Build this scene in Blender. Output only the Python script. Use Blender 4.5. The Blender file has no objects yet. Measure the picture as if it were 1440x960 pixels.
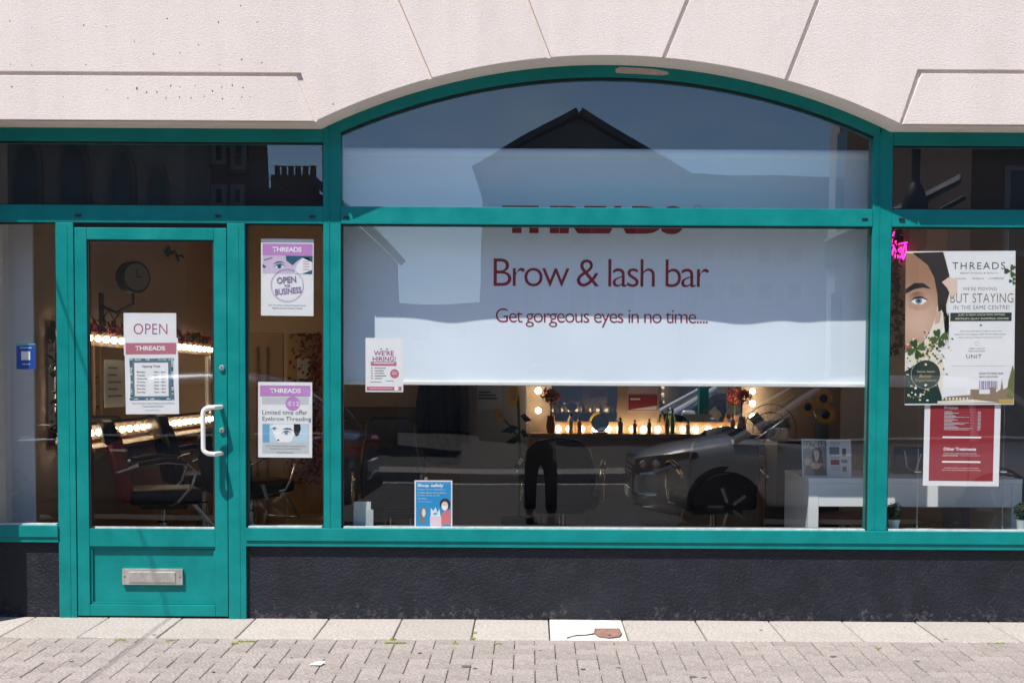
import bpy, bmesh, math, random
from mathutils import Vector, Matrix
random.seed(7)
R = math.radians
scene = bpy.context.scene
COL = scene.collection

# ---------------------------------------------------------------- camera
FPX, CAMY, CAMZ, PITCH, ROLL = 1820.0, -7.0, 1.3, R(2.55), R(0.3)
VPX, VPY = 745.0, 536.0
CX, CY = VPX, VPY + FPX * math.tan(PITCH)
cam_data = bpy.data.cameras.new("camera")
cam = bpy.data.objects.new("camera", cam_data)
COL.objects.link(cam)
cam_data.sensor_width = 36.0
cam_data.lens = 36.0 * FPX / 1440.0
cam_data.shift_x = (720.0 - CX) / 1440.0
cam_data.shift_y = (CY - 480.0) / 1440.0
cam_data.clip_start = 0.02
cam_data.clip_end = 2000
ROT = Matrix.Rotation(math.pi / 2 - PITCH, 4, 'X') @ Matrix.Rotation(ROLL, 4, 'Z')
cam.matrix_world = Matrix.Translation((0, CAMY, CAMZ)) @ ROT
scene.camera = cam

# ---------------------------------------------------------------- sky and sun
SUN_EL, SUN_AZ = R(61.8), R(38)          # SUN_AZ: towards the left of the facade's normal
world = bpy.data.worlds.new("World"); scene.world = world; world.use_nodes = True
wn = world.node_tree.nodes; wl = world.node_tree.links
sky = wn.new('ShaderNodeTexSky'); sky.sky_type = 'NISHITA'; sky.sun_disc = False
sky.sun_elevation = SUN_EL; sky.air_density = 1.0; sky.dust_density = 0.0; sky.ozone_density = 6.0
to_sun = Vector((-math.sin(SUN_AZ) * math.cos(SUN_EL), -math.cos(SUN_AZ) * math.cos(SUN_EL), math.sin(SUN_EL)))
sky.sun_rotation = math.atan2(to_sun.x, to_sun.y)
wtc = wn.new('ShaderNodeTexCoord'); wmp = wn.new('ShaderNodeMapping'); wmp.inputs['Scale'].default_value = (2.2, 2.2, 7.0); wl.new(wtc.outputs['Generated'], wmp.inputs[0])
wno = wn.new('ShaderNodeTexNoise'); wno.inputs['Scale'].default_value = 1.6; wno.inputs['Detail'].default_value = 9; wno.inputs['Roughness'].default_value = 0.62; wl.new(wmp.outputs[0], wno.inputs['Vector'])
wrg = wn.new('ShaderNodeMapRange'); wrg.inputs[1].default_value = 0.48; wrg.inputs[2].default_value = 0.78; wrg.inputs[3].default_value = 0.0; wrg.inputs[4].default_value = 0.45; wl.new(wno.outputs[0], wrg.inputs[0])
wmx = wn.new('ShaderNodeMix'); wmx.data_type = 'RGBA'; wl.new(wrg.outputs[0], wmx.inputs[0]); wl.new(sky.outputs[0], wmx.inputs[6]); wmx.inputs[7].default_value = (7.0, 7.4, 8.0, 1)   # thin high cloud
wl.new(wmx.outputs[2], wn['Background'].inputs[0]); wn['Background'].inputs[1].default_value = 0.12
sun_data = bpy.data.lights.new("sun", 'SUN'); sun_data.energy = 5.0; sun_data.angle = R(0.5); sun_data.color = (1.0, 0.95, 0.88)
sun = bpy.data.objects.new("sun", sun_data); COL.objects.link(sun)
sun.rotation_euler = (-to_sun).to_track_quat('-Z', 'Y').to_euler()
sun.location = (-6, -10, 18)
scene.view_settings.view_transform = 'Standard'; scene.view_settings.look = 'None'
scene.view_settings.gamma = 1.0; scene.view_settings.exposure = 0.5
scene.cycles.use_denoising = True
scene.cycles.transparent_max_bounces = 24
scene.cycles.max_bounces = 10; scene.cycles.diffuse_bounces = 5; scene.cycles.glossy_bounces = 5
scene.cycles.sample_clamp_indirect = 4.0

def U(px, py, y=0.0):
    """point where the photo pixel's ray meets the plane at that y"""
    d = ROT.to_3x3() @ Vector(((px - CX) / FPX, -(py - CY) / FPX, -1.0))
    t = (y - CAMY) / d.y
    return Vector((d.x * t, y, CAMZ + d.z * t))
def X(px, py=530, y=0.0): return U(px, py, y).x
def Z(py, px=720, y=0.0): return U(px, py, y).z

# ---------------------------------------------------------------- materials
def nodes_of(name):
    m = bpy.data.materials.new(name); m.use_nodes = True
    nt = m.node_tree
    return m, nt, nt.nodes['Principled BSDF'], nt.nodes['Material Output']
def mat(name, col, rough=0.6, metal=0.0, vary=0.0, vscale=6.0, bump=0.0, bscale=80.0, rnd=0.0, emit=None, estr=0.0, spec=0.5, coat=0.0, stain=None, stain_amt=0.0, stain_scale=2.0):
    m, nt, b, out = nodes_of(name); N = nt.nodes; L = nt.links
    b.inputs['Roughness'].default_value = rough; b.inputs['Metallic'].default_value = metal
    b.inputs['Specular IOR Level'].default_value = spec; b.inputs['Coat Weight'].default_value = coat
    c4 = (*col, 1.0); b.inputs['Base Color'].default_value = c4
    tc = N.new('ShaderNodeTexCoord'); src = None
    if vary > 0:
        n = N.new('ShaderNodeTexNoise'); n.inputs['Scale'].default_value = vscale; n.inputs['Detail'].default_value = 8; n.inputs['Roughness'].default_value = 0.65
        L.new(tc.outputs['Object'], n.inputs['Vector'])
        r = N.new('ShaderNodeMapRange'); r.inputs[1].default_value = 0.3; r.inputs[2].default_value = 0.7
        r.inputs[3].default_value = 1 - vary; r.inputs[4].default_value = 1 + vary; L.new(n.outputs[0], r.inputs[0])
        mx = N.new('ShaderNodeMix'); mx.data_type = 'RGBA'; mx.blend_type = 'MULTIPLY'; mx.inputs[0].default_value = 1
        mx.inputs[6].default_value = c4; L.new(r.outputs[0], mx.inputs[7]); src = mx.outputs[2]
        rr = N.new('ShaderNodeMapRange'); rr.inputs[1].default_value = 0.3; rr.inputs[2].default_value = 0.7
        rr.inputs[3].default_value = max(0.02, rough - 0.1); rr.inputs[4].default_value = min(1, rough + 0.12)
        L.new(n.outputs[0], rr.inputs[0]); L.new(rr.outputs[0], b.inputs['Roughness'])
    if rnd > 0:
        oi = N.new('ShaderNodeObjectInfo'); r = N.new('ShaderNodeMapRange'); r.inputs[3].default_value = 1 - rnd; r.inputs[4].default_value = 1 + rnd
        L.new(oi.outputs['Random'], r.inputs[0])
        mx = N.new('ShaderNodeMix'); mx.data_type = 'RGBA'; mx.blend_type = 'MULTIPLY'; mx.inputs[0].default_value = 1
        if src: L.new(src, mx.inputs[6])
        else: mx.inputs[6].default_value = c4
        L.new(r.outputs[0], mx.inputs[7]); src = mx.outputs[2]
    if stain:
        n = N.new('ShaderNodeTexNoise'); n.inputs['Scale'].default_value = stain_scale; n.inputs['Detail'].default_value = 10; n.inputs['Roughness'].default_value = 0.7
        L.new(tc.outputs['Object'], n.inputs['Vector'])
        r = N.new('ShaderNodeMapRange'); r.inputs[1].default_value = 0.52; r.inputs[2].default_value = 0.75; r.inputs[3].default_value = 0; r.inputs[4].default_value = stain_amt
        L.new(n.outputs[0], r.inputs[0])
        mx = N.new('ShaderNodeMix'); mx.data_type = 'RGBA'; L.new(r.outputs[0], mx.inputs[0])
        if src: L.new(src, mx.inputs[6])
        else: mx.inputs[6].default_value = c4
        mx.inputs[7].default_value = (*stain, 1); src = mx.outputs[2]
    if src: L.new(src, b.inputs['Base Color'])
    if bump > 0:
        n = N.new('ShaderNodeTexNoise'); n.inputs['Scale'].default_value = bscale; n.inputs['Detail'].default_value = 6; n.inputs['Roughness'].default_value = 0.6
        L.new(tc.outputs['Object'], n.inputs['Vector'])
        bp = N.new('ShaderNodeBump'); bp.inputs['Strength'].default_value = 1.0; bp.inputs['Distance'].default_value = bump
        L.new(n.outputs[0], bp.inputs['Height']); L.new(bp.outputs[0], b.inputs['Normal'])
    if emit:
        b.inputs['Emission Color'].default_value = (*emit, 1); b.inputs['Emission Strength'].default_value = estr
    return m

def glass_mat(name, r0=0.05, tint=(0.985, 0.992, 0.992)):
    m, nt, b, out = nodes_of(name); N = nt.nodes; L = nt.links; N.remove(b)
    tr = N.new('ShaderNodeBsdfTransparent'); tr.inputs[0].default_value = (*tint, 1)
    gl = N.new('ShaderNodeBsdfGlossy'); gl.inputs['Roughness'].default_value = 0.0; gl.inputs[0].default_value = (1, 1, 1, 1)
    lw = N.new('ShaderNodeLayerWeight'); lw.inputs[0].default_value = 0.5
    pw = N.new('ShaderNodeMath'); pw.operation = 'POWER'; pw.inputs[1].default_value = 6; L.new(lw.outputs['Facing'], pw.inputs[0])
    ma = N.new('ShaderNodeMath'); ma.operation = 'MULTIPLY_ADD'; ma.inputs[1].default_value = 1 - r0; ma.inputs[2].default_value = r0; L.new(pw.outputs[0], ma.inputs[0])
    mx = N.new('ShaderNodeMixShader'); L.new(ma.outputs[0], mx.inputs[0]); L.new(tr.outputs[0], mx.inputs[1]); L.new(gl.outputs[0], mx.inputs[2])
    tc = N.new('ShaderNodeTexCoord'); n = N.new('ShaderNodeTexNoise'); n.inputs['Scale'].default_value = 1.3; n.inputs['Detail'].default_value = 1
    L.new(tc.outputs['Object'], n.inputs['Vector'])
    bp = N.new('ShaderNodeBump'); bp.inputs['Strength'].default_value = 1.0; bp.inputs['Distance'].default_value = 0.0012
    L.new(n.outputs[0], bp.inputs['Height']); L.new(bp.outputs[0], gl.inputs['Normal'])
    L.new(mx.outputs[0], out.inputs[0])
    return m

def render_wall_mat():
    """cream stucco: grainy relief, faint streaks, clusters of small dark pits"""
    m, nt, b, out = nodes_of('cream_stucco'); N = nt.nodes; L = nt.links
    b.inputs['Roughness'].default_value = 0.9; b.inputs['Specular IOR Level'].default_value = 0.15
    tc = N.new('ShaderNodeTexCoord')
    def noise(sc, det=6, rough=0.6):
        n = N.new('ShaderNodeTexNoise'); n.inputs['Scale'].default_value = sc; n.inputs['Detail'].default_value = det; n.inputs['Roughness'].default_value = rough
        L.new(tc.outputs['Object'], n.inputs['Vector']); return n
    def rng(src, a, c, lo, hi):
        r = N.new('ShaderNodeMapRange'); r.inputs[1].default_value = a; r.inputs[2].default_value = c; r.inputs[3].default_value = lo; r.inputs[4].default_value = hi
        L.new(src, r.inputs[0]); return r.outputs[0]
    def mixc(fac, a, bcol, mode='MIX'):
        x = N.new('ShaderNodeMix'); x.data_type = 'RGBA'; x.blend_type = mode
        if hasattr(fac, 'is_linked'): L.new(fac, x.inputs[0])
        else: x.inputs[0].default_value = fac
        for s, v in ((6, a), (7, bcol)):
            if hasattr(v, 'is_linked'): L.new(v, x.inputs[s])
            else: x.inputs[s].default_value = (*v, 1)
        return x.outputs[2]
    big = noise(1.2, 6, 0.6); c = mixc(rng(big.outputs[0], 0.35, 0.7, 0, 1), (0.80, 0.71, 0.65), (0.75, 0.66, 0.60))
    gr = noise(95, 4, 0.75); c = mixc(1.0, c, rng(gr.outputs[0], 0.3, 0.7, 0.88, 1.08), 'MULTIPLY')
    sm = noise(9, 6, 0.7); c = mixc(rng(sm.outputs[0], 0.55, 0.8, 0, 0.35), c, (0.60, 0.515, 0.46))
    mp = N.new('ShaderNodeMapping'); mp.inputs['Scale'].default_value = (5, 5, 0.35); L.new(tc.outputs['Object'], mp.inputs[0])
    stn = N.new('ShaderNodeTexNoise'); stn.inputs['Scale'].default_value = 1.6; stn.inputs['Detail'].default_value = 7; stn.inputs['Roughness'].default_value = 0.7; L.new(mp.outputs[0], stn.inputs['Vector'])
    c = mixc(1.0, c, rng(stn.outputs[0], 0.35, 0.75, 1.02, 0.95), 'MULTIPLY')
    vo = N.new('ShaderNodeTexVoronoi'); vo.inputs['Scale'].default_value = 15; L.new(tc.outputs['Object'], vo.inputs['Vector'])
    pit = rng(vo.outputs['Distance'], 0.075, 0.115, 1, 0)
    msk = noise(1.4, 2, 0.5); pk = rng(msk.outputs[0], 0.52, 0.58, 0, 1)
    sx = N.new('ShaderNodeSeparateXYZ'); L.new(tc.outputs['Object'], sx.inputs[0])
    pk2 = rng(sx.outputs[0], -1.1, -1.5, 0.0, 1.0)
    mu = N.new('ShaderNodeMath'); mu.operation = 'MULTIPLY'; L.new(pit, mu.inputs[0]); L.new(pk, mu.inputs[1])
    mu2 = N.new('ShaderNodeMath'); mu2.operation = 'MULTIPLY'; L.new(mu.outputs[0], mu2.inputs[0]); L.new(pk2, mu2.inputs[1])
    vr = N.new('ShaderNodeMath'); vr.operation = 'GREATER_THAN'; vr.inputs[1].default_value = 0.5
    sc_ = N.new('ShaderNodeSeparateColor'); L.new(vo.outputs['Color'], sc_.inputs[0]); L.new(sc_.outputs[0], vr.inputs[0])
    mu3 = N.new('ShaderNodeMath'); mu3.operation = 'MULTIPLY'; L.new(mu2.outputs[0], mu3.inputs[0]); L.new(vr.outputs[0], mu3.inputs[1])
    c = mixc(mu3.outputs[0], c, (0.10, 0.075, 0.06))
    L.new(c, b.inputs['Base Color'])
    b1 = noise(170, 4, 0.7)
    sub = N.new('ShaderNodeMath'); sub.operation = 'SUBTRACT'; L.new(b1.outputs[0], sub.inputs[0]); L.new(mu3.outputs[0], sub.inputs[1])
    bp = N.new('ShaderNodeBump'); bp.inputs['Strength'].default_value = 1.0; bp.inputs['Distance'].default_value = 0.0034
    L.new(sub.outputs[0], bp.inputs['Height']); L.new(bp.outputs[0], b.inputs['Normal'])
    return m

M = {}
M['stucco'] = render_wall_mat()
M['teal'] = mat('teal_paint', (0.0, 0.205, 0.195), 0.42, spec=0.3, vary=0.16, vscale=5, bump=0.0008, bscale=45, stain=(0.01, 0.24, 0.23), stain_amt=0.35, stain_scale=14)
M['gasket'] = mat('black_gasket', (0.012, 0.012, 0.014), 0.6)
M['bead'] = mat('pale_aluminium', (0.62, 0.66, 0.66), 0.35, 0.3, vary=0.2, vscale=20)
M['plinth'] = mat('dark_plinth_paint', (0.010, 0.0118, 0.0195), 0.5, spec=0.35, vary=0.25, vscale=5, bump=0.008, bscale=75, stain=(0.05, 0.05, 0.06), stain_amt=0.3, stain_scale=9)
def splashes(m):
    nt = m.node_tree; N = nt.nodes; L = nt.links; b = N['Principled BSDF']; src = b.inputs['Base Color'].links[0].from_socket
    tc = N.new('ShaderNodeTexCoord'); n = N.new('ShaderNodeTexNoise'); n.inputs['Scale'].default_value = 26; n.inputs['Detail'].default_value = 8; n.inputs['Roughness'].default_value = 0.75; L.new(tc.outputs['Object'], n.inputs[0])
    sx = N.new('ShaderNodeSeparateXYZ'); L.new(tc.outputs['Object'], sx.inputs[0])
    h = N.new('ShaderNodeMapRange'); h.inputs[1].default_value = 0.0; h.inputs[2].default_value = 0.16; h.inputs[3].default_value = 0.50; h.inputs[4].default_value = 0.67; L.new(sx.outputs[2], h.inputs[0])
    d = N.new('ShaderNodeMath'); d.operation = 'SUBTRACT'; L.new(n.outputs[0], d.inputs[0]); L.new(h.outputs[0], d.inputs[1])
    k = N.new('ShaderNodeMapRange'); k.inputs[1].default_value = 0.0; k.inputs[2].default_value = 0.10; k.inputs[3].default_value = 0.0; k.inputs[4].default_value = 0.6; L.new(d.outputs[0], k.inputs[0])
    mx = N.new('ShaderNodeMix'); mx.data_type = 'RGBA'; L.new(k.outputs[0], mx.inputs[0]); L.new(src, mx.inputs[6]); mx.inputs[7].default_value = (0.12, 0.11, 0.105, 1); L.new(mx.outputs[2], b.inputs['Base Color'])
splashes(M['plinth'])
M['glass'] = glass_mat('window_glass', 0.066)
M['black_board'] = mat('black_board', (0.006, 0.006, 0.007), 0.7)
M['white_plastic'] = mat('white_plastic', (0.78, 0.77, 0.73), 0.3, vary=0.05)
M['metal'] = mat('brushed_metal', (0.55, 0.53, 0.50), 0.35, 0.7, vary=0.12, vscale=25)
M['chrome'] = mat('chrome', (0.8, 0.8, 0.8), 0.12, 1.0)
M['dark'] = mat('dark_plastic', (0.02, 0.02, 0.022), 0.4)
M['slab'] = mat('pale_concrete_slab', (0.38, 0.345, 0.315), 0.9, vary=0.35, vscale=60, bump=0.003, bscale=160, rnd=0.06, stain=(0.25, 0.22, 0.19), stain_amt=0.5, stain_scale=3.5, spec=0.2)
M['paver'] = mat('granite_paver', (0.30, 0.262, 0.24), 0.9, vary=0.55, vscale=70, bump=0.004, bscale=150, rnd=0.09, stain=(0.14, 0.125, 0.115), stain_amt=0.5, stain_scale=4.5, spec=0.2)
M['joint'] = mat('joint_sand', (0.21, 0.185, 0.155), 0.95, vary=0.4, vscale=40)
M['white_mortar'] = mat('white_mortar', (0.56, 0.52, 0.46), 0.9, vary=0.2, vscale=14, bump=0.003, bscale=60)
M['rust'] = mat('rusty_iron', (0.27, 0.155, 0.12), 0.8, 0.2, vary=0.35, vscale=40, bump=0.003, bscale=90)
M['moss'] = mat('moss', (0.16, 0.19, 0.03), 0.95, vary=0.4, vscale=60)
M['asphalt'] = mat('asphalt', (0.034, 0.034, 0.035), 0.9, vary=0.3, vscale=60, bump=0.004, bscale=150, stain=(0.055, 0.055, 0.054), stain_amt=0.5)
M['kerb'] = mat('granite_kerb', (0.36, 0.34, 0.32), 0.85, vary=0.25, vscale=70, rnd=0.06)
M['road_paint'] = mat('road_paint', (0.62, 0.60, 0.55), 0.8, vary=0.2, vscale=20)
M['far_paving'] = mat('far_paving', (0.22, 0.20, 0.19), 0.9, vary=0.25, vscale=8)

# ---------------------------------------------------------------- mesh helpers
LOC = {}
class B:
    """collects shapes into one mesh"""
    def __init__(s): s.v = []; s.f = []
    def add(s, v, f):
        n = len(s.v); s.v += [Vector(p) for p in v]; s.f += [tuple(i + n for i in q) for q in f]; return s
    def box(s, x0, x1, y0, y1, z0, z1):
        v = [(x, y, z) for z in (z0, z1) for y in (y0, y1) for x in (x0, x1)]
        return s.add(v, [(0, 2, 3, 1), (4, 5, 7, 6), (0, 1, 5, 4), (2, 6, 7, 3), (0, 4, 6, 2), (1, 3, 7, 5)])
    def prism(s, poly, y0, y1):
        """polygon in X,Z swept from y0 to y1"""
        n = len(poly); v = [(p[0], y0, p[1]) for p in poly] + [(p[0], y1, p[1]) for p in poly]
        a = sum(poly[i][0] * poly[(i + 1) % n][1] - poly[(i + 1) % n][0] * poly[i][1] for i in range(n))
        f = [tuple(range(n)), tuple(range(2 * n - 1, n - 1, -1))] + [(i, i + n, (i + 1) % n + n, (i + 1) % n) for i in range(n)]
        if a < 0: f = [tuple(reversed(q)) for q in f]
        return s.add(v, f)
    def tube(s, path, r, n=8, cap=True):
        path = [Vector(p) for p in path]; k = len(path); rr = r if isinstance(r, (list, tuple)) else [r] * k
        v = []; f = []; prev = None
        for i, p in enumerate(path):
            t = (path[min(i + 1, k - 1)] - path[max(i - 1, 0)]).normalized()
            if prev is None: a = t.orthogonal().normalized()
            else: a = (prev - t * prev.dot(t)).normalized()
            prev = a; bb = t.cross(a)
            for j in range(n):
                w = 2 * math.pi * j / n; v.append(p + (a * math.cos(w) + bb * math.sin(w)) * rr[i])
        for i in range(k - 1):
            for j in range(n): f.append((i * n + j, i * n + (j + 1) % n, (i + 1) * n + (j + 1) % n, (i + 1) * n + j))
        if cap: f += [tuple(range(n - 1, -1, -1)), tuple((k - 1) * n + j for j in range(n))]
        return s.add(v, f)
    def lathe(s, prof, c=(0, 0, 0), n=16, axis='Z'):
        v = []; f = []; k = len(prof)
        for r, h in prof:
            for j in range(n):
                w = 2 * math.pi * j / n; p = (r * math.cos(w), r * math.sin(w), h)
                if axis == 'Y': p = (p[0], p[2], p[1])
                if axis == 'X': p = (p[2], p[0], p[1])
                v.append(Vector(p) + Vector(c))
        for i in range(k - 1):
            for j in range(n): f.append((i * n + j, i * n + (j + 1) % n, (i + 1) * n + (j + 1) % n, (i + 1) * n + j))
        f += [tuple(range(n - 1, -1, -1)), tuple((k - 1) * n + j for j in range(n))]
        return s.add(v, f)
    def ball(s, c, rx, ry=None, rz=None, n=10, m=6):
        ry = rx if ry is None else ry; rz = rx if rz is None else rz
        v = [Vector(c) + Vector((0, 0, -rz))]; f = []
        for i in range(1, m):
            t = math.pi * i / m - math.pi / 2
            for j in range(n):
                w = 2 * math.pi * j / n
                v.append(Vector(c) + Vector((rx * math.cos(t) * math.cos(w), ry * math.cos(t) * math.sin(w), rz * math.sin(t))))
        v.append(Vector(c) + Vector((0, 0, rz)))
        for j in range(n):
            f.append((0, 1 + (j + 1) % n, 1 + j)); e = 1 + (m - 2) * n
            f.append((e + j, e + (j + 1) % n, len(v) - 1))
            for i in range(m - 2):
                a = 1 + i * n; f.append((a + j, a + (j + 1) % n, a + n + (j + 1) % n, a + n + j))
        return s.add(v, f)
    def build(s, name, m, parent=None, local=False, bevel=0.0, seg=2, smooth=False, angle=None):
        o3 = Vector((0, 0, 0)) if local or parent is None else LOC.get(parent, Vector((0, 0, 0)))
        me = bpy.data.meshes.new(name)
        me.from_pydata([tuple(p - o3) for p in s.v], [], s.f)
        if bevel > 0:
            bm = bmesh.new(); bm.from_mesh(me); bmesh.ops.remove_doubles(bm, verts=bm.verts, dist=1e-6)
            ed = [e for e in bm.edges if len(e.link_faces) == 2 and e.calc_face_angle(0) > 0.5]
            bmesh.ops.bevel(bm, geom=ed, offset=bevel, segments=seg, profile=0.6, affect='EDGES', clamp_overlap=True)
            bm.to_mesh(me); bm.free()
        if smooth:
            me.shade_smooth()
            if angle is None: angle = 40
            try: me.set_sharp_from_angle(angle=R(angle))
            except Exception: pass
        me.materials.append(M[m] if isinstance(m, str) else m)
        o = bpy.data.objects.new(name, me); COL.objects.link(o)
        if parent is not None: o.parent = parent
        LOC[o] = o3.copy() if not local else Vector((0, 0, 0))
        return o
def tag(o, label, cat, group=None):
    o['label'] = label; o['category'] = cat
    if group: o['group'] = group
    return o
def thing(name, label, cat, loc=(0, 0, 0), rz=0.0, group=None):
    o = bpy.data.objects.new(name, None); COL.objects.link(o); o.empty_display_size = 0.1
    o.location = loc; o.rotation_euler = (0, 0, rz); LOC[o] = Vector(loc)
    return tag(o, label, cat, group)
def struct(o): o['kind'] = 'structure'; return o
def stuff(o): o['kind'] = 'stuff'; return o
def copy_tree(o, parent=None):
    c = o.copy(); COL.objects.link(c)
    if parent is not None: c.parent = parent
    for ch in list(o.children): copy_tree(ch, c)
    return c
def text_mesh(s, bold=0.0, shear=0.0, space=1.0, res=3):
    cu = bpy.data.curves.new('lettering', 'FONT'); cu.body = s; cu.size = 1.0; cu.offset = bold; cu.shear = shear
    cu.space_character = space; cu.resolution_u = res; cu.fill_mode = 'FRONT'
    ob = bpy.data.objects.new('lettering', cu); COL.objects.link(ob)
    bpy.context.view_layer.update()
    me = bpy.data.meshes.new_from_object(ob.evaluated_get(bpy.context.evaluated_depsgraph_get()))
    bpy.data.objects.remove(ob); bpy.data.curves.remove(cu)
    return me
def lettering(s, x0, z0, x1, z1, y, m, parent, bold=0.0, shear=0.0, space=1.0, res=3, name='lettering', rot=0.0, mirror=False):
    """text fitted into the X,Z box on the plane y, facing -Y"""
    me = text_mesh(s, bold, shear, space, res)
    if not me.vertices: return None
    xs = [v.co.x for v in me.vertices]; ys = [v.co.y for v in me.vertices]
    a, b_, c, d = min(xs), max(xs), min(ys), max(ys); off = LOC.get(parent, Vector((0, 0, 0)))
    for v in me.vertices:
        u = (v.co.x - a) / (b_ - a); w = (v.co.y - c) / max(1e-6, d - c)
        if mirror: u = 1 - u
        px, pz = x0 + (x1 - x0) * u, z0 + (z1 - z0) * w
        if rot:
            cx, cz = (x0 + x1) / 2, (z0 + z1) / 2; dx, dz = px - cx, pz - cz
            px, pz = cx + dx * math.cos(rot) - dz * math.sin(rot), cz + dx * math.sin(rot) + dz * math.cos(rot)
        v.co = Vector((px, y, pz)) - off
    me.materials.clear(); me.materials.append(M[m] if isinstance(m, str) else m)
    me.name = name
    o = bpy.data.objects.new(name, me); COL.objects.link(o); o.parent = parent; LOC[o] = off.copy()
    return o
# ================================================================ GROUND
SL = 0.025                                     # pavement falls towards the road
def gz(y): return SL * y
KERB_Y, ROAD_Z = -5.0, -0.27
g = struct(B().box(-400, 400, -400, 200, -0.6, -0.50).build('ground', 'asphalt'))
pav = B()
ny = 0.0
pav.add([(-12, 0.6, -0.02), (12, 0.6, -0.02), (12, KERB_Y, gz(KERB_Y) - 0.02), (-12, KERB_Y, gz(KERB_Y) - 0.02),
         (-12, 0.6, -0.4), (12, 0.6, -0.4), (12, KERB_Y, -0.4), (-12, KERB_Y, -0.4)],
        [(0, 3, 2, 1), (4, 5, 6, 7), (0, 1, 5, 4), (3, 7, 6, 2), (0, 4, 7, 3), (1, 2, 6, 5)])
pavement = struct(pav.build('pavement', 'joint'))
def paver_mesh(name, w, d, m, bev=0.003):
    b = B().box(-w / 2, w / 2, -d / 2, d / 2, -0.03, 0.0); o = b.build(name, m, bevel=bev, seg=1)
    me = o.data; bpy.data.objects.remove(o); return me
slab_me = paver_mesh('paving_slab', 0.394, 0.492, 'slab', 0.004)
h_me = paver_mesh('block_paver', 0.1965, 0.0965, 'paver'); v_me = paver_mesh('block_paver', 0.0965, 0.1965, 'paver')
SLAB_D = 0.50
def lay(name, me, x, y, jit=0.0015):
    o = bpy.data.objects.new(name, me); COL.objects.link(o); o.parent = pavement
    o.location = (x, y, gz(y) + random.uniform(-jit, jit) + 0.001)
    o.rotation_euler = (math.atan(SL) + random.uniform(-.004, .004), random.uniform(-.006, .006), random.uniform(-.005, .005)); return o
x_white0 = U(775, 885, -0.1).x
sx0 = U(565, 878, 0.0).x
xs_slabs = [sx0 + 0.4 * k + 0.2 for k in range(-9, 10)]
for x in xs_slabs:
    if abs(x - (x_white0 + 0.2)) < 0.21: xw = x; continue
    lay('paving_slab', slab_me, x, -SLAB_D / 2 + 0.02)
# the slab that was patched in white mortar around a rusty stop-tap cover
white_slab = lay('paving_slab', paver_mesh('patched_slab', 0.392, 0.49, 'white_mortar'), xw, -SLAB_D / 2 + 0.02)
white_slab['label'] = 'white mortar patched slab cracked beside the rusty cover'
W = 0.1; y_top = -SLAB_D + 0.018; count = 0
HB = B()
for j in range(-60, 10):
    for i in range(-60, 60):
        k = (i - j) % 4; x = i * W + 0.03; yy = y_top - (9 - j) * W
        if k == 0: cx, cy, w, d = x + W, yy + W / 2, 2 * W, W
        elif k == 2: cx, cy, w, d = x + W / 2, yy, W, 2 * W
        else: continue
        lo, hi = cy - d / 2, cy + d / 2
        if lo >= y_top - 0.01 or lo < -4.9: continue
        if hi > y_top + 0.001:                      # cut blocks along the slab course
            if y_top - lo < 0.012: continue
            nme = paver_mesh('block_paver', w - .0035, (y_top - lo) - .0035, 'paver'); o = lay('block_paver', nme, cx, (y_top + lo) / 2); continue
        near = abs(cx) < 2.75 * (7 + cy) / 7 + 0.2 and cy > -1.35
        if near: lay('block_paver', h_me if k == 0 else v_me, cx, cy); count += 1
        else:
            e = 0.002; zt = 0.0
            q = [(cx - w / 2 + e, lo + e), (cx + w / 2 - e, lo + e), (cx + w / 2 - e, hi - e), (cx - w / 2 + e, hi - e)]
            HB.add([(a, c, gz(c)) for a, c in q] + [(a, c, gz(c) - .015) for a, c in q], [(0, 1, 2, 3), (0, 4, 5, 1), (1, 5, 6, 2), (2, 6, 7, 3), (3, 7, 4, 0)])
stuff(HB.build('block_paving', 'paver', pavement))
# small strip pieces between slab course and herringbone where nothing fitted show joint sand
# moss along the joint
mo = B()
for px, py, w in [(348, 902, 13), (550, 904, 8), (560, 904, 10), (1402, 905, 12), (170, 900, 8), (240, 901, 6), (668, 890, 2), (666, 898, 3), (552, 899, 3), (640, 905, 4), (330, 905, 4), (1236, 912, 3), (700, 905, 5)]:
    for q in range(26):
        a = px + random.uniform(-w, w); t = U(a, py, 0); dirv = (t - Vector((0, CAMY, CAMZ)))
        s_ = (-CAMZ + SL * CAMY) / (dirv.z - SL * dirv.y); p = Vector((0, CAMY, CAMZ)) + dirv * s_
        p.y += random.uniform(-.012, .012); p.z = gz(p.y) + 0.001
        mo.ball(p, random.uniform(.003, .008), None, random.uniform(.003, .007), 5, 4)
o = stuff(mo.build('moss', 'moss')); tag(o, 'green moss tufts growing in the joint along the pale slabs', 'moss')
# trodden gum and dark blotches on the paving
gum = B()
for px, py, r in [(655, 937, .022), (668, 940, .012), (976, 952, .018), (990, 953, .012), (1172, 923, .016), (1330, 899, .010), (1070, 886, .008), (820, 941, .010), (870, 939, .011), (217, 893, .010), (1272, 882, .006), (590, 918, .009), (410, 925, .008), (1290, 930, .013), (100, 930, .011), (760, 915, .008), (300, 945, .010)]:
    t = U(px, py, 0); dv = t - Vector((0, CAMY, CAMZ)); s_ = (-CAMZ + SL * CAMY) / (dv.z - SL * dv.y); p = Vector((0, CAMY, CAMZ)) + dv * s_
    k = [random.uniform(.7, 1.2) for _ in range(9)]
    gum.add([(p.x + r * k[i] * math.cos(i * .698) * 1.2, p.y + r * k[i] * math.sin(i * .698), gz(p.y + r * k[i] * math.sin(i * .698)) + .0042) for i in range(9)], [tuple(range(9))])
stuff(gum.build('gum_spots', mat('old_gum', (.12, .11, .115), .8, vary=.2, vscale=60), pavement))
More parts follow.
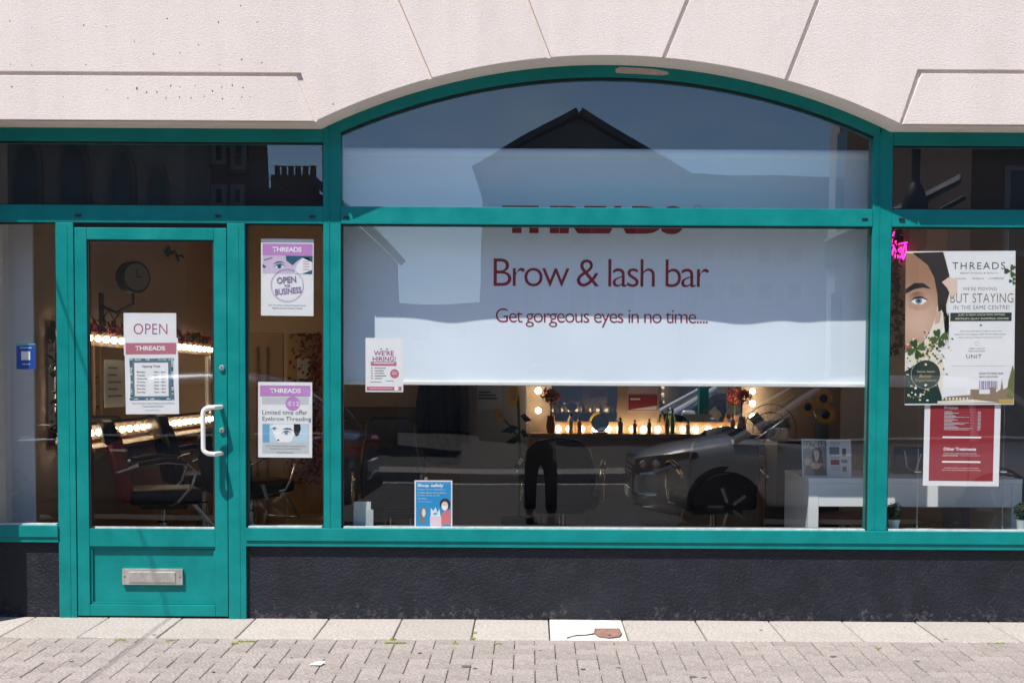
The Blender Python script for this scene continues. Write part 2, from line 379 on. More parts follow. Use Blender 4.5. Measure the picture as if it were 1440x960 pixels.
# rusty stop-tap cover with a crack running from it
pc = Vector((U(855, 899, -0.34).x, -0.34, gz(-0.34)))
cover = thing('stop_tap_cover', 'small rusty iron cover set in the white patched slab', 'cover', tuple(pc))
cb = B(); pts = [(-.062, .10), (.066, .10), (.070, .0), (.052, -.075), (.0, -.10), (-.05, -.075), (-.072, .01)]
cb.add([(pc.x + a, pc.y + c, pc.z + .0075 + c * SL) for a, c in pts] + [(pc.x + a, pc.y + c, pc.z - .02) for a, c in pts],
       [tuple(range(6, -1, -1))] + [(i, i + 7, (i + 1) % 7 + 7, (i + 1) % 7) for i in range(7)])
cb.build('cover_plate', 'rust', cover)
rim = B().tube([(pc.x + a * .98, pc.y + c * .98, pc.z + .008 + c * SL) for a, c in pts + pts[:1]], .004, 6); rim.build('rim', 'rust', cover)
B().lathe([(.007, 0), (.007, .002)], (pc.x + .005, pc.y - .05, pc.z + .0075), 8).build('key_hole', 'dark', cover)
ck = B(); ck.tube([(pc.x - .075, pc.y, pc.z + .002), (pc.x - .12, pc.y - .03, pc.z + .001), (pc.x - .16, pc.y - .035, pc.z + .001), (pc.x - .19, pc.y - .06, pc.z + .001), (pc.x - .215, pc.y - .1, pc.z)], [.006, .004, .005, .003, .004], 5)
o = ck.build('crack', 'dark', white_slab); o.parent = pavement
# a scrap of white paper on the blocks
sc = U(446, 937, -1.0); sy = -1.02; scx = X(446, 937, sy)
sb = B(); gzv = gz(sy) + .004
P_ = [(-.035, -.02, .002), (.022, -.03, .004), (.035, .012, .012), (-.012, .03, .006), (-.004, .0, .010)]
sb.add([(scx + a, sy + c, gzv + h) for a, c, h in P_], [(0, 1, 4), (1, 2, 4), (2, 3, 4), (3, 0, 4)])
sb.add([(scx + a, sy + c, gzv + h - .001) for a, c, h in P_], [(1, 0, 4), (2, 1, 4), (3, 2, 4), (0, 3, 4)])
tag(sb.build('paper_scrap', mat('scrap_paper', (0.85, 0.84, 0.82), 0.8)), 'crumpled scrap of white paper lying on the block paving', 'litter')
# kerb stones and road
for k in range(-13, 13):
    o = B().box(k * .9 + .004, k * .9 + .896, KERB_Y - .15, KERB_Y, -.45, gz(KERB_Y)).build('kerb_stone', 'kerb', pavement, bevel=.012)
road = struct(B().box(-60, 60, -13.0, KERB_Y - .15, -.48, ROAD_Z).build('road', 'asphalt'))
for yv, w in ((-5.75, .1), (-5.95, .1), (-12.6, .1)):
    B().box(-40, 40, yv - w / 2, yv + w / 2, ROAD_Z + .001, ROAD_Z + .005).build('painted_line', 'road_paint', road)
farp = struct(B().box(-60, 60, -14.2, -13.0, -.45, -.13).build('far_pavement', 'far_paving', bevel=.02))
struct(B().box(-60, 60, -60.0, -14.2, -.45, -.16).build('far_ground', 'asphalt'))

# ================================================================ SHOP BUILDING
shop = thing('shop_building', 'cream rendered shop building with teal arched shopfront and dark plinth', 'building', (0, 0, 0))
WY = -0.21                                     # face of the rendered wall; the shopfront frames stand at y = 0
zl = (U(300, 173.5, WY).z + U(1350, 171.5, WY).z) / 2
pA, pB, pC = U(443, 173, WY), U(858, 78, WY), U(1268, 170, WY)
ax = (pA.x + pC.x) / 2; half = (pC.x - pA.x) / 2; sag = pB.z - zl
RAD = (half * half + sag * sag) / (2 * sag); azc = zl + sag - RAD
def arc(x, r=RAD): return azc + math.sqrt(max(0, r * r - (x - ax) ** 2))
ZT, XL, XR = 4.3, -7.0, 7.0
def arcpts(x0, x1, n=24, r=RAD): return [(x0 + (x1 - x0) * i / n, arc(x0 + (x1 - x0) * i / n, r)) for i in range(n + 1)]
# backing wall (joint depth 14 mm behind the panel faces), reveals included
back = B()
ap = arcpts(ax - half, ax + half, 48)
back.prism([(XL, zl)] + ap + [(XR, zl), (XR, ZT), (XL, ZT)], WY + .016, 0.18)
back.build('wall', 'stucco', shop)
g_ = .010
def line(p, q):
    a, c = U(p[0], p[1], WY), U(q[0], q[1], WY); return (a.x, a.z), (c.x, c.z)
def at_z(l, z): (x0, z0), (x1, z1) = l; return x0 + (x1 - x0) * (z - z0) / (z1 - z0)
L1, L2, L3, L4 = line((558, 0), (605, 110)), line((741, 0), (772, 80)), line((967, 0), (935, 78)), line((1150, 0), (1108, 108))
GL, GR = line((420, 104), (443, 173)), line((1293, 101), (1267, 170))
zhl, zhr = U(200, 104, WY).z, U(1380, 101, WY).z
def foot(l):
    x = l[1][0]
    for _ in range(6): x = at_z(l, arc(x))
    return x
def vou(la, lb):
    xa, xb = foot(la) + g_, foot(lb) - g_
    return [(at_z(la, ZT) + g_, ZT)] + arcpts(xa, xb, 12) + [(at_z(lb, ZT) - g_, ZT)]
panels = [vou(L1, L2), vou(L2, L3), vou(L3, L4),
    [(XL, zhl + g_), (at_z(GL, zhl) + g_, zhl + g_), (ax - half + g_, arc(ax - half + g_))] + arcpts(ax - half + g_ * 1.2, foot(L1) - g_, 14) + [(at_z(L1, ZT) - g_, ZT), (XL, ZT)],
    [(XR, zhr + g_), (at_z(GR, zhr) - g_, zhr + g_), (ax + half - g_, arc(ax + half - g_))] + arcpts(ax + half - g_ * 1.2, foot(L4) + g_, 14) + [(at_z(L4, ZT) + g_, ZT), (XR, ZT)],
    [(XL, zl), (ax - half - g_ * .4, zl), (at_z(GL, zhl) - g_ * 1.2, zhl - g_), (XL, zhl - g_)],
    [(XR, zl), (ax + half + g_ * .4, zl), (at_z(GR, zhr) + g_ * 1.2, zhr - g_), (XR, zhr - g_)]]
for p in panels:
    b = B().prism(p, WY, WY + .03)
    b.build('render_panel', 'stucco', shop, bevel=.003, seg=2)

# small chips and pits knocked out of the render, drawn as dark brown flecks
PITS = [(135,117),(353,108),(448,112),(705,80),(921,95),(567,176),(647,228),(760,224),(838,190),(1015,25),(1020,252),(926,274),(135,275),(362,274),(45,272),(50,367),(451,379),(577,373),(540,415),(719,362),(757,366),(618,390),(662,388),(824,363),(896,385),(935,368),(980,360),(1025,371),(700,415),(757,411),(806,414),(861,407),(939,417),(979,407),(1020,410),(1054,409),(1405,440),(42,90),(268,408),(1105,265)]
pb = B()
for i, (a, c) in enumerate(PITS):
    q = U(a / 3, c / 3, WY); r = random.uniform(.0022, .0048) * (1.5 if i in (1, 7, 17, 32) else 1)
    pb.prism([(q.x + r * random.uniform(.6, 1.2) * math.cos(k * 1.047), q.z + 1.2 * r * random.uniform(.6, 1.2) * math.sin(k * 1.047)) for k in range(6)], WY - .0006, WY + .004)
stuff(pb.build('render_pits', mat('pit_dark_brown', (.13, .10, .08), .95), shop))
# --- shopfront frame positions
xp = [X(v) for v in (80, 106, 319, 345, 455, 479.5, 1223.5, 1250.5)]
zt1, zt0 = Z(291.5), Z(316)                    # transom bar
zs1, zs0 = Z(743.5), Z(769.5)                  # window sill
F0, F1 = 0.0, 0.11
def member(name, x0, x1, z0, z1, y0=F0, y1=F1, m='teal', bev=.003, parent=shop):
    return B().box(x0, x1, y0, y1, z0, z1).build(name, m, parent, bevel=bev)
zlint = zl - (U(200, 185, 0).z - U(200, 203.5, 0).z)
zarch_in = .062
XW0, XW1 = X(-15), 4.0                          # shopfront ends out of the picture
# mullions with a raised rib so that the aluminium profile shows
def mullion(x0, x1, z0, z1):
    o = member('mullion', x0, x1, z0, z1)
    w = (x1 - x0)
    B().box(x0 + w * .30, x0 + w * .36, -.003, .01, z0 + .004, z1 - .004).build('profile_rib', 'teal', o)
    return o
mullion(xp[4], xp[5], zs1, zl + .13); mullion(xp[6], xp[7], zs1, zl + .13)
# door posts down to the pavement
for a, c in ((xp[0], xp[1] - .004), (xp[2] + .004, xp[3])):
    o = member('door_post', a, c, -.01, zt0 - .001)
    B().box(a + (c - a) * .62, a + (c - a) * .66, -.002, .01, 0, zt0 - .02).build('profile_rib', 'teal', o)
member('transom_bar', XW0, xp[4] - .0005, zt0, zt1)
member('transom_bar', xp[5] + .0005, xp[6] - .0005, zt0, zt1, -.004, .135)
member('transom_bar', xp[7] + .0005, XW1, zt0, zt1)
member('head_bar', XW0, xp[4] - .0005, zlint, zl + .03); member('head_bar', xp[7] + .0005, XW1, zlint, zl + .03)
# arched head bar
ab = B(); n = 64; xa, xb = xp[5], xp[6]
inner = [(xa + (xb - xa) * i / n, arc(xa + (xb - xa) * i / n, RAD) - zarch_in) for i in range(n + 1)]
outer = [(xa - .09 + (xb - xa + .18) * i / n, arc(xa - .09 + (xb - xa + .18) * i / n, RAD) + .02) for i in range(n + 1)]
v = []; f = []
for (a, c), (d, e) in zip(inner, outer): v += [(a, F0 - .003, c), (d, F0 - .003, e), (d, F1 - .004, e), (a, F1 - .004, c)]
for i in range(n):
    for k in range(4): f.append((i * 4 + k, i * 4 + (k + 1) % 4, i * 4 + 4 + (k + 1) % 4, i * 4 + 4 + k))
f += [(3, 2, 1, 0), (n * 4, n * 4 + 1, n * 4 + 2, n * 4 + 3)]
arch = ab.add(v, f).build('arched_head_bar', 'teal', shop)
# sealant step just under the arch, and a patch of mortar smeared on the bar
ib = B(); v = []; f = []
for (a, c) in inner: v += [(a, .014, c - .012), (a, .014, c + .004), (a, .03, c + .004), (a, .03, c - .012)]
for i in range(n):
    for k in range(4): f.append((i * 4 + k, i * 4 + (k + 1) % 4, i * 4 + 4 + (k + 1) % 4, i * 4 + 4 + k))
ib.add(v, f).build('gasket', 'gasket', arch)
mp = [(865, 98), (872, 94.5), (900, 96), (920, 97.5), (938, 101), (941, 105), (930, 106.5), (905, 105), (880, 104), (866, 103)]
B().prism([(U(a, c).x, U(a, c).z) for a, c in mp], -.004, .01).build('mortar_patch', mat('mortar_smear', (.52, .44, .38), .9, vary=.15, vscale=30, bump=.004, bscale=80), arch, bevel=.002)
# sills
def sill(x0, x1, z0=zs0, z1=zs1):
    zm = z0 + (z1 - z0) * .30
    o = B().box(x0, x1, -.012, F1, zm, z1).build('window_sill', 'teal', shop, bevel=.004)
    B().box(x0, x1, -.004, F1 - .004, z0, zm - .0005).build('sill_drip', 'teal', o, bevel=.002)
    return o
sill(XW0, xp[0] - .0006, Z(762, 60), Z(738, 60)); sill(xp[3] + .0006, XW1)
# plinth walls
pl_y = .022
B().box(XW0 - 3, xp[0] - .0006, pl_y, .2, -.2, Z(762, 60) - .001).build('plinth', 'plinth', shop)
B().box(xp[3] + .0006, XW1 + 3, pl_y, .2, -.2, zs0 - .001).build('plinth', 'plinth', shop)
B().box(XL, XW0, WY, .2, -.2, zl).build('side_pier', 'stucco', shop); B().box(XW1, XR, WY, .2, -.2, zl).build('side_pier', 'stucco', shop)

# panes: glass sheet, black gasket round it, pale bead along its foot
def ring(x0, x1, z0, z1, w, y0, y1):
    b = B(); b.box(x0, x1, y0, y1, z1 - w, z1); b.box(x0, x1, y0, y1, z0, z0 + w); b.box(x0, x0 + w, y0, y1, z0 + w, z1 - w); b.box(x1 - w, x1, y0, y1, z0 + w, z1 - w); return b
def pane(x0, x1, z0, z1, bead=True, parent=shop, name='window_pane'):
    e = .004
    o = B().box(x0 - e, x1 + e, .032, .038, z0 - e, z1 + e).build(name, 'glass', parent)
    ring(x0 - .001, x1 + .001, z0 - .001, z1 + .001, .008, .016, .0315).build('gasket', 'gasket', o)
    if bead: B().box(x0 + .012, x1 - .012, .004, .0315, z0 - .002, z0 + .0085).build('bead', 'bead', o, bevel=.002)
    return o
pane(XW0, xp[0], Z(738, 60), zt0); pane(xp[3], xp[4], zs1, zt0); pane(xp[5], xp[6], zs1, zt0); pane(xp[7], XW1, zs1, zt0)
pane(XW0, xp[4], zt1, zlint, False); pane(xp[7], XW1, zt1, zlint, False)
agl = B().prism([(xa, zt1 - .004)] + [(a, c + .004) for a, c in inner] + [(xb, zt1 - .004)], .032, .038).build('arched_window_pane', 'glass', shop)
for x0, x1 in ((XW0, xp[4] + .01), (xp[7] - .01, XW1)):
    B().box(x0, x1, .113, .13, zt1 - .03, zl + .05).build('backing_board', 'black_board', shop)
# little black drain caps on the transom
for px, py in ((110, 303), (307, 304), (439, 305), (1216, 308), (1268, 308), (487, 306)):
    p = U(px, py); B().box(p.x - .016, p.x + .016, -.0085, .002, p.z - .006, p.z + .006).build('drain_cap', 'dark', shop, bevel=.003)

# ---- door
dx0, dx1 = xp[1], xp[2]; dz0, dz1 = Z(866, 210), Z(320, 210)
gx0, gx1 = X(123), X(301); gz0, gz1 = Z(743, 210), Z(337, 210)
pz0, pz1 = Z(850, 210), Z(768.5, 210); px0, px1 = X(125, 800), X(303, 800)
db = B(); yd0, yd1 = .004, .062
db.box(dx0, gx0, yd0, yd1, dz0, dz1); db.box(gx1, dx1, yd0, yd1, dz0, dz1)
door = db.build('door', 'teal', shop, bevel=.003)
for a, c in ((gz1, dz1), (pz1, gz0), (dz0, pz0)):
    B().box(gx0 + .0004, gx1 - .0004, yd0 + .001, yd1, a, c).build('door_rail', 'teal', door, bevel=.003)
B().box(gx0 + .0004, gx1 - .0004, .028, .05, pz0 + .0004, pz1 - .0004).build('kick_panel', 'teal', door)
ring(gx0 + .0006, gx1 - .0006, pz0 + .0006, pz1 - .0006, .012, .015, .0278).build('panel_bead', 'teal', door, bevel=.003)
B().box(dx0 - .0035, dx0 - .0005, .02, .05, dz0, dz1).build('door_seal', 'gasket', door)
B().box(dx0, dx1, .02, .05, dz1 + .0005, zt0 - .0015).build('door_seal', 'gasket', door)
B().box(dx0 - .003, dx1 + .003, .03, .06, -.012, dz0 - .0005).build('threshold', 'dark', door)
B().box(gx0 - .004, gx1 + .004, .032, .038, gz0 - .004, gz1 + .004).build('door_pane', 'glass', door)
ring(gx0 - .001, gx1 + .001, gz0 - .001, gz1 + .001, .011, .012, .0315).build('gasket', 'gasket', door)
B().box(gx0 + .03, gx1 - .004, .006, .0315, gz0 - .002, gz0 + .010).build('bead', 'bead', door, bevel=.002)
# pull handle
hp = U(311, 572), U(311, 637); hx = X(286, 605, -.09); yh = -.095
path = [(hp[0].x, yd0, hp[0].z), (hp[0].x - .01, yh * .55, hp[0].z)]
for t in range(5):
    w = t / 4 * math.pi / 2
    path.append((hp[0].x - .03 - (hp[0].x - .03 - hx) * math.sin(w), yh, hp[0].z - .03 * (1 - math.cos(w))))
path[2] = (hp[0].x - .02, yh * .95, hp[0].z)
low = [(a, b_, hp[1].z + (hp[0].z - c)) for a, b_, c in path[::-1]]
hd = B().tube(path + low, .0125, 12).build('pull_handle', 'white_plastic', door, smooth=True)
for py in (517, 605):
    p = U(312, py); b = B().lathe([(.015, .002), (.015, -.008), (.012, -.012), (.004, -.012)], (p.x, yd0, p.z), 16, 'Y'); b.build('lock_cylinder', 'metal', door, smooth=True)
    B().box(p.x - .0015, p.x + .0015, yd0 - .0135, yd0 - .0118, p.z - .006, p.z + .006).build('key_slot', 'dark', door)
p0, p1 = U(171, 822), U(256, 800)
lb = B().box(p0.x, p1.x, .010, .0285, p0.z, p1.z).build('letter_plate', 'metal', door, bevel=.002)
q0, q1 = U(180, 818, 0), U(246, 804, 0)
B().box(q0.x, q1.x, .004, .0105, q0.z, q1.z).build('letter_flap', 'metal', door, bevel=.003)
for a in (p0.x + .014, p1.x - .014): B().lathe([(.004, .012), (.004, .0085)], (a, 0, (p0.z + p1.z) / 2), 10, 'Y').build('screw', 'dark', door)

# black board added above the blind to darken the space behind the arch
B().box(xp[4] - .02, xp[7] + .02, .30, .33, Z(226, 850, .3), 3.28).build('dark_void_board', 'black_board', shop)
# ---- the room behind
M['tan_wall'] = mat('tan_wall', (0.50, 0.37, 0.26), 0.8, vary=0.08, vscale=2, bump=.0008, bscale=60)
M['grey_wall'] = mat('grey_wall', (0.30, 0.28, 0.27), 0.8, vary=0.06, vscale=2)
M['floor_in'] = mat('timber_floor', (0.30, 0.25, 0.21), 0.45, vary=0.25, vscale=4)
M['ceil'] = mat('ceiling_paint', (0.6, 0.58, 0.55), 0.9)
LX, RX, BY1, BY2 = -3.3, 3.35, 3.6, 6.6         # left wall, right wall, near back wall, far back wall
XJ = X(455, 600, BY1)                           # where the near back wall starts
B().box(LX - .15, RX + .15, .2, BY2 + .2, -.12, 0.0).build('interior_floor', 'floor_in', shop)
B().box(LX - .15, RX + .15, .2, BY2 + .2, 3.3, 3.4).build('interior_ceiling', 'ceil', shop)
B().box(LX - .15, LX, .2, BY2, 0, 3.3).build('interior_wall', 'tan_wall', shop)
B().box(RX, RX + .15, .2, BY1, 0, 3.3).build('interior_wall', 'tan_wall', shop)
B().box(XJ, RX, BY1, BY1 + .12, 0, 3.3).build('interior_wall', 'tan_wall', shop)
B().box(XJ, XJ + .12, BY1 + .12, BY2, 0, 3.3).build('interior_wall', 'tan_wall', shop)
B().box(LX - .15, XJ + .12, BY2, BY2 + .15, 0, 3.3).build('interior_wall', 'tan_wall', shop)
# ================================================================ ROLLER BLIND
M['blind'] = mat('blind_fabric', (0.74, 0.82, 0.90), 0.85, vary=0.02, vscale=3, bump=.0012, bscale=3)
M['maroon'] = mat('maroon_print', (0.27, 0.008, 0.016), 0.6)
BD = 0.205
bl = thing('roller_blind', 'white roller blind with maroon lettering hanging behind the arched window', 'blind', (X(850, 530, BD), BD, Z(537, 850, BD)))
bx0, bx1 = X(462, 400, BD), X(1243, 400, BD); bz0, bz1 = Z(538, 850, BD), Z(222, 850, BD)
fb = B(); nx, nz = 120, 40; v = []; f = []
def blind_y(u, w):
    k = 0.0
    for c, a, wd in ((.215, .013, .045), (.745, .014, .05), (.47, -.004, .12), (.86, .006, .03)):
        k += a * math.exp(-((u - c - .10 * (.28 - w)) / wd) ** 2)
    return blind_wave(u, w) + k * math.exp(-((w - .24) / .26) ** 2)
def blind_wave(u, w): return BD + .003 * math.sin(u * 21 + 2 * math.sin(w * 3)) * (1 - w) ** 2 + .002 * math.sin(u * 47 + 1.3) * (1 - w) ** 3
for j in range(nz + 1):
    for i in range(nx + 1):
        u, w = i / nx, j / nz; v.append((bx0 + (bx1 - bx0) * u, blind_y(u, w), bz0 + (bz1 - bz0) * w))
for j in range(nz):
    for i in range(nx): a = j * (nx + 1) + i; f.append((a, a + 1, a + nx + 2, a + nx + 1))
fb.add(v, f); k = len(fb.v); fb.add([(p[0], p[1] + .002, p[2]) for p in v], [tuple(reversed(q)) for q in f])
fb.build('blind_fabric', 'blind', bl, smooth=True)
B().tube([(bx0 - .03, BD + .01, bz1 + .02), (bx1 + .03, BD + .01, bz1 + .02)], .030, 14).build('roller_tube', 'blind', bl, smooth=True)
B().box(bx0, bx1, BD - .012, BD + .012, bz0 - .018, bz0 + .004).build('bottom_bar', 'white_plastic', bl, bevel=.005)
for a in (bx0 - .035, bx1 + .03): B().box(a, a + .006, BD - .03, BD + .05, bz1 - .02, bz1 + .07).build('bracket', 'metal', bl)
ty = BD - .013
def bt(s, x0, y0, x1, y1, **k):
    a, c = U(x0, y1, ty), U(x1, y0, ty); c2 = U((x0 + x1) / 2, y0, ty); a2 = U((x0 + x1) / 2, y1, ty)
    o = lettering(s, a.x, a2.z, c.x, c2.z, ty, 'maroon', bl, **k)
    for v in o.data.vertices:                       # printed on the cloth, so it follows the folds
        wx, wz = v.co.x + LOC[bl].x, v.co.z + LOC[bl].z
        v.co.y = blind_y((wx - bx0) / (bx1 - bx0), (wz - bz0) / (bz1 - bz0)) - .0012 - LOC[bl].y
bt('THREADS', 706, 289, 961, 328.5, bold=.06, space=.95, res=4)
bt('Brow & lash bar', 694, 364, 998, 403, bold=-.008, space=.86, res=5)
bt('Get gorgeous eyes in no time....', 697, 434, 996, 460, bold=-.008, space=.86, res=4)
p = U(981, 293, ty); rg = B(); 
rg.tube([(p.x + .018 * math.cos(t * math.pi / 8), ty, p.z + .018 * math.sin(t * math.pi / 8)) for t in range(17)], .0011, 4); rg.build('registered_mark', 'maroon', bl)

# ================================================================ POSTERS ON THE GLASS
def cm(name, c, r=0.6): M[name] = mat(name, c, r); return name
for nm, c in dict(paper=(.80, .80, .80), lilac=(.52, .24, .55), rose=(.50, .16, .22), ink=(.03, .03, .04), white_ink=(.85, .85, .85), purple_ink=(.27, .17, .36), plum_ink=(.34, .05, .20), skin_lilac=(.62, .50, .66), teal_ink=(.02, .10, .16), pale_blue=(.50, .66, .74), mid_blue=(.16, .38, .58),
        steel=(.12, .18, .22), pale_grey=(.55, .57, .58), sky_blue=(.0, .27, .58), coral=(.65, .17, .18), skin=(.62, .40, .29), skin_light=(.74, .56, .46), skin_dark=(.40, .22, .14), hair=(.012, .010, .012), pink_bag=(.75, .58, .65), cobalt=(.006, .07, .36),
        crimson=(.30, .022, .03), dark_green=(.010, .035, .022), leaf_green=(.055, .12, .018), leaf_dark=(.03, .075, .014), gold=(.50, .35, .09), cream=(.76, .72, .60), bronze=(.25, .16, .10), taupe=(.20, .18, .17), lip=(.42, .12, .11), olive=(.16, .17, .05), stone=(.28, .20, .13), turquoise=(.10, .45, .50), iris=(.16, .24, .28)).items():
    m_ = mat(nm, c, 0.55, vary=.03, vscale=8); M[nm] = m_
def print_gradient(name, c0, c1, centre, radius):
    m, nt, b, out = nodes_of(name); N = nt.nodes; L = nt.links; b.inputs['Roughness'].default_value = .55
    g = N.new('ShaderNodeNewGeometry'); d = N.new('ShaderNodeVectorMath'); d.operation = 'DISTANCE'; d.inputs[1].default_value = centre; L.new(g.outputs['Position'], d.inputs[0])
    r = N.new('ShaderNodeMapRange'); r.interpolation_type = 'SMOOTHSTEP'; r.inputs[1].default_value = 0; r.inputs[2].default_value = radius; L.new(d.outputs['Value'], r.inputs[0])
    mx = N.new('ShaderNodeMix'); mx.data_type = 'RGBA'; mx.inputs[6].default_value = (*c0, 1); mx.inputs[7].default_value = (*c1, 1); L.new(r.outputs[0], mx.inputs[0]); L.new(mx.outputs[2], b.inputs['Base Color'])
    M[name] = m
_f = U(1290, 452, .042); print_gradient('printed_skin', (.66, .45, .33), (.36, .19, .11), _f, .26)
_f = U(1288, 407, .042); print_gradient('printed_lid', (.22, .10, .06), (.52, .32, .22), _f, .085)
class Poster:
    """a sheet taped to the inner face of the glass, printed on its front"""
    def __init__(s, label, x0, y0, x1, y1, cat='poster', y=.0425, rot=0.0, name='poster', paper='paper', group=None, thick=.0006):
        a, c = U(x0, (y0 + y1) / 2, y), U(x1, (y0 + y1) / 2, y); t, b_ = U((x0 + x1) / 2, y0, y), U((x0 + x1) / 2, y1, y)
        s.x0, s.x1, s.z0, s.z1, s.y, s.rot = a.x, c.x, b_.z, t.z, y, rot
        s.px = (x0, y0, x1, y1)
        s.t = thing(name, label, cat, ((s.x0 + s.x1) / 2, y, s.z0), group=group)
        s.k = {}
        n = 8; v = []; f = []
        s.shape([(0, 0), (1, 0), (1, 1), (0, 1)], 0, paper, 'sheet', thick)
    def at(s, u, w):
        cx, cz = (s.x0 + s.x1) / 2, (s.z0 + s.z1) / 2
        dx, dz = s.x0 + (s.x1 - s.x0) * u - cx, s.z1 + (s.z0 - s.z1) * w - cz
        return cx + dx * math.cos(s.rot) - dz * math.sin(s.rot), cz + dx * math.sin(s.rot) + dz * math.cos(s.rot)
    def shape(s, pts, layer, m, name='printed_panel', thick=.0003):
        y = s.y - .0005 * layer
        return B().prism([s.at(*p) for p in pts], y, y + thick).build(name, m, s.t)
    def P(s, x, y): return ((x - s.px[0]) / (s.px[2] - s.px[0]), (y - s.px[1]) / (s.px[3] - s.px[1]))
    def rect(s, u0, v0, u1, v1, layer, m, name='printed_panel'): return s.shape([(u0, v1), (u1, v1), (u1, v0), (u0, v0)], layer, m, name)
    def oval(s, cu, cv, ru, rv, layer, m, name='printed_shape', n=20, a0=0, a1=360): return s.shape([(cu + ru * math.cos(R(a0 + (a1 - a0) * i / n)), cv - rv * math.sin(R(a0 + (a1 - a0) * i / n))) for i in range(n)], layer, m, name)
    def ring(s, cu, cv, ru, rv, layer, m, w=.0012):
        y = s.y - .0005 * layer
        pts = [s.at(cu + ru * math.cos(i * math.pi / 16), cv + rv * math.sin(i * math.pi / 16)) for i in range(33)]
        b = B()
        pa = [s.at(cu + (ru) * math.cos(i * math.pi / 16), cv + rv * math.sin(i * math.pi / 16)) for i in range(33)]
        cx, cz = s.at(cu, cv); v = []; f = []
        for (px, pz) in pa:
            d = math.hypot(px - cx, pz - cz); k = (d - w) / d
            v += [(px, y, pz), (cx + (px - cx) * k, y, cz + (pz - cz) * k)]
        for i in range(32): f.append((2 * i, 2 * i + 2, 2 * i + 3, 2 * i + 1))
        b.add(v, f).build('printed_ring', m, s.t)
    def text(s, t, u0, v0, u1, v1, layer, m, **k):
        x0, z1 = s.at(u0, v0); x1, z0 = s.at(u1, v1)
        if s.rot:                                   # place unrotated box at the rotated centre
            cx, cz = s.at((u0 + u1) / 2, (v0 + v1) / 2); w, h = (s.x1 - s.x0) * (u1 - u0) / 2, (s.z1 - s.z0) * (v1 - v0) / 2
            x0, x1, z0, z1 = cx - w, cx + w, cz - h, cz + h
        return lettering(t, x0, z0, x1, z1, s.y - .0005 * layer, m, s.t, rot=s.rot + k.pop('turn', 0), **k)
    def eye(s, cu, cv, ru, rv, layer, iris='iris', lid='hair', white='white_ink'):
        s.shape([(cu - ru, cv), (cu - ru * .4, cv - rv * .9), (cu + ru * .3, cv - rv), (cu + ru, cv - rv * .1), (cu + ru * .4, cv + rv * .7), (cu - ru * .4, cv + rv * .6)], layer, white, 'printed_eye')
        s.shape([(cu - ru * 1.1, cv + rv * .1), (cu - ru * .5, cv - rv * 1.0), (cu + ru * .3, cv - rv * 1.25), (cu + ru * 1.2, cv - rv * .3), (cu + ru * .3, cv - rv * .75), (cu - ru * .45, cv - rv * .6)], layer + 1, lid, 'printed_lash')
        s.oval(cu, cv - rv * .15, ru * .42, rv * .72, layer + .5, iris, 'printed_iris', 12)
        s.oval(cu, cv - rv * .15, ru * .18, rv * .32, layer + .8, 'hair', 'printed_pupil', 10)

# -- OPEN sheet and opening hours on the door
p = Poster('white OPEN sheet taped above the opening hours on the door', 174, 440, 248, 500, y=.0448)
p.text('OPEN', .19, .25, .83, .50, 1, 'plum_ink', bold=-.008, space=1.05, res=5)
p = Poster('opening hours sheet in an ornate printed frame on the door', 176, 475, 251, 582, y=.0425, rot=R(.6))
p.rect(.02, .065, .965, .215, 1, 'rose'); p.text('THREADS', .20, .105, .76, .165, 2, 'white_ink', bold=.03, space=.95)
p.shape([(.08, .265), (.5, .27), (.91, .265), (.90, .53), (.92, .82), (.5, .815), (.09, .82), (.10, .53)], 1, 'steel', 'printed_frame')
for i in range(22):
    t = i / 21
    for u, w in ((.09 + .82 * t, .285), (.09 + .82 * t, .80), (.115, .27 + .54 * t), (.885, .27 + .54 * t)):
        if random.random() < .8: p.oval(u, w, random.uniform(.01, .03), random.uniform(.006, .014), 1.6, random.choice(['pale_grey', 'pale_blue', 'teal_ink']), 'printed_scroll', 7)
p.rect(.175, .325, .81, .765, 2, 'paper'); p.text('Opening Times', .32, .355, .66, .395, 3, 'ink', bold=.01)
for i, (a, c) in enumerate([('Monday', '10am - 6pm'), ('Tuesday', '10am - 6pm'), ('Wednesday', '10am - 6pm'), ('Thursday', '10am - 8pm'), ('Friday', '10am - 6pm'), ('Saturday', '10am - 6pm'), ('Sunday', '12pm - 6pm')]):
    w = .435 + i * .044; p.text(a, .22, w, .38 if len(a) < 9 else .42, w + .028, 3, 'ink', bold=.006); p.text(c, .54, w, .76, w + .028, 3, 'ink', bold=.006)
p.text('Unit 16 Arthurs Quay Shopping Centre Patrick', .12, .846, .92, .876, 1, 'steel'); p.text('Street Limerick Ireland', .32, .884, .70, .910, 1, 'steel'); p.rect(.36, .945, .64, .955, 1, 'pale_grey')
# -- open for business
p = Poster('poster with purple OPEN for BUSINESS stamp below a printed eye', 367, 336, 441, 444, rot=R(-.3))
p.rect(.03, .062, .98, .215, 1, 'lilac'); p.text('THREADS', .22, .105, .77, .168, 2, 'white_ink', bold=.03, space=.95)
p.rect(.03, .217, .98, .45, 1, 'skin_lilac', 'printed_photo')
p.shape([(.47, .218), (.98, .218), (.98, .30), (.78, .24), (.66, .30), (.60, .34), (.48, .28)], 2, 'teal_ink', 'printed_hair')
p.shape([(.62, .45), (.70, .32), (.80, .24), (.90, .24), (.97, .30), (.97, .40), (.93, .45)], 2, 'paper', 'printed_hand')
for i in range(4): p.rect(.80, .285 + i * .035, .92, .292 + i * .035, 3, 'purple_ink', 'printed_finger_line')
p.shape([(.78, .45), (.97, .40), (.97, .45)], 3, 'teal_ink'); p.shape([(.05, .27), (.22, .235), (.22, .25), (.06, .285)], 2, 'purple_ink', 'printed_brow')
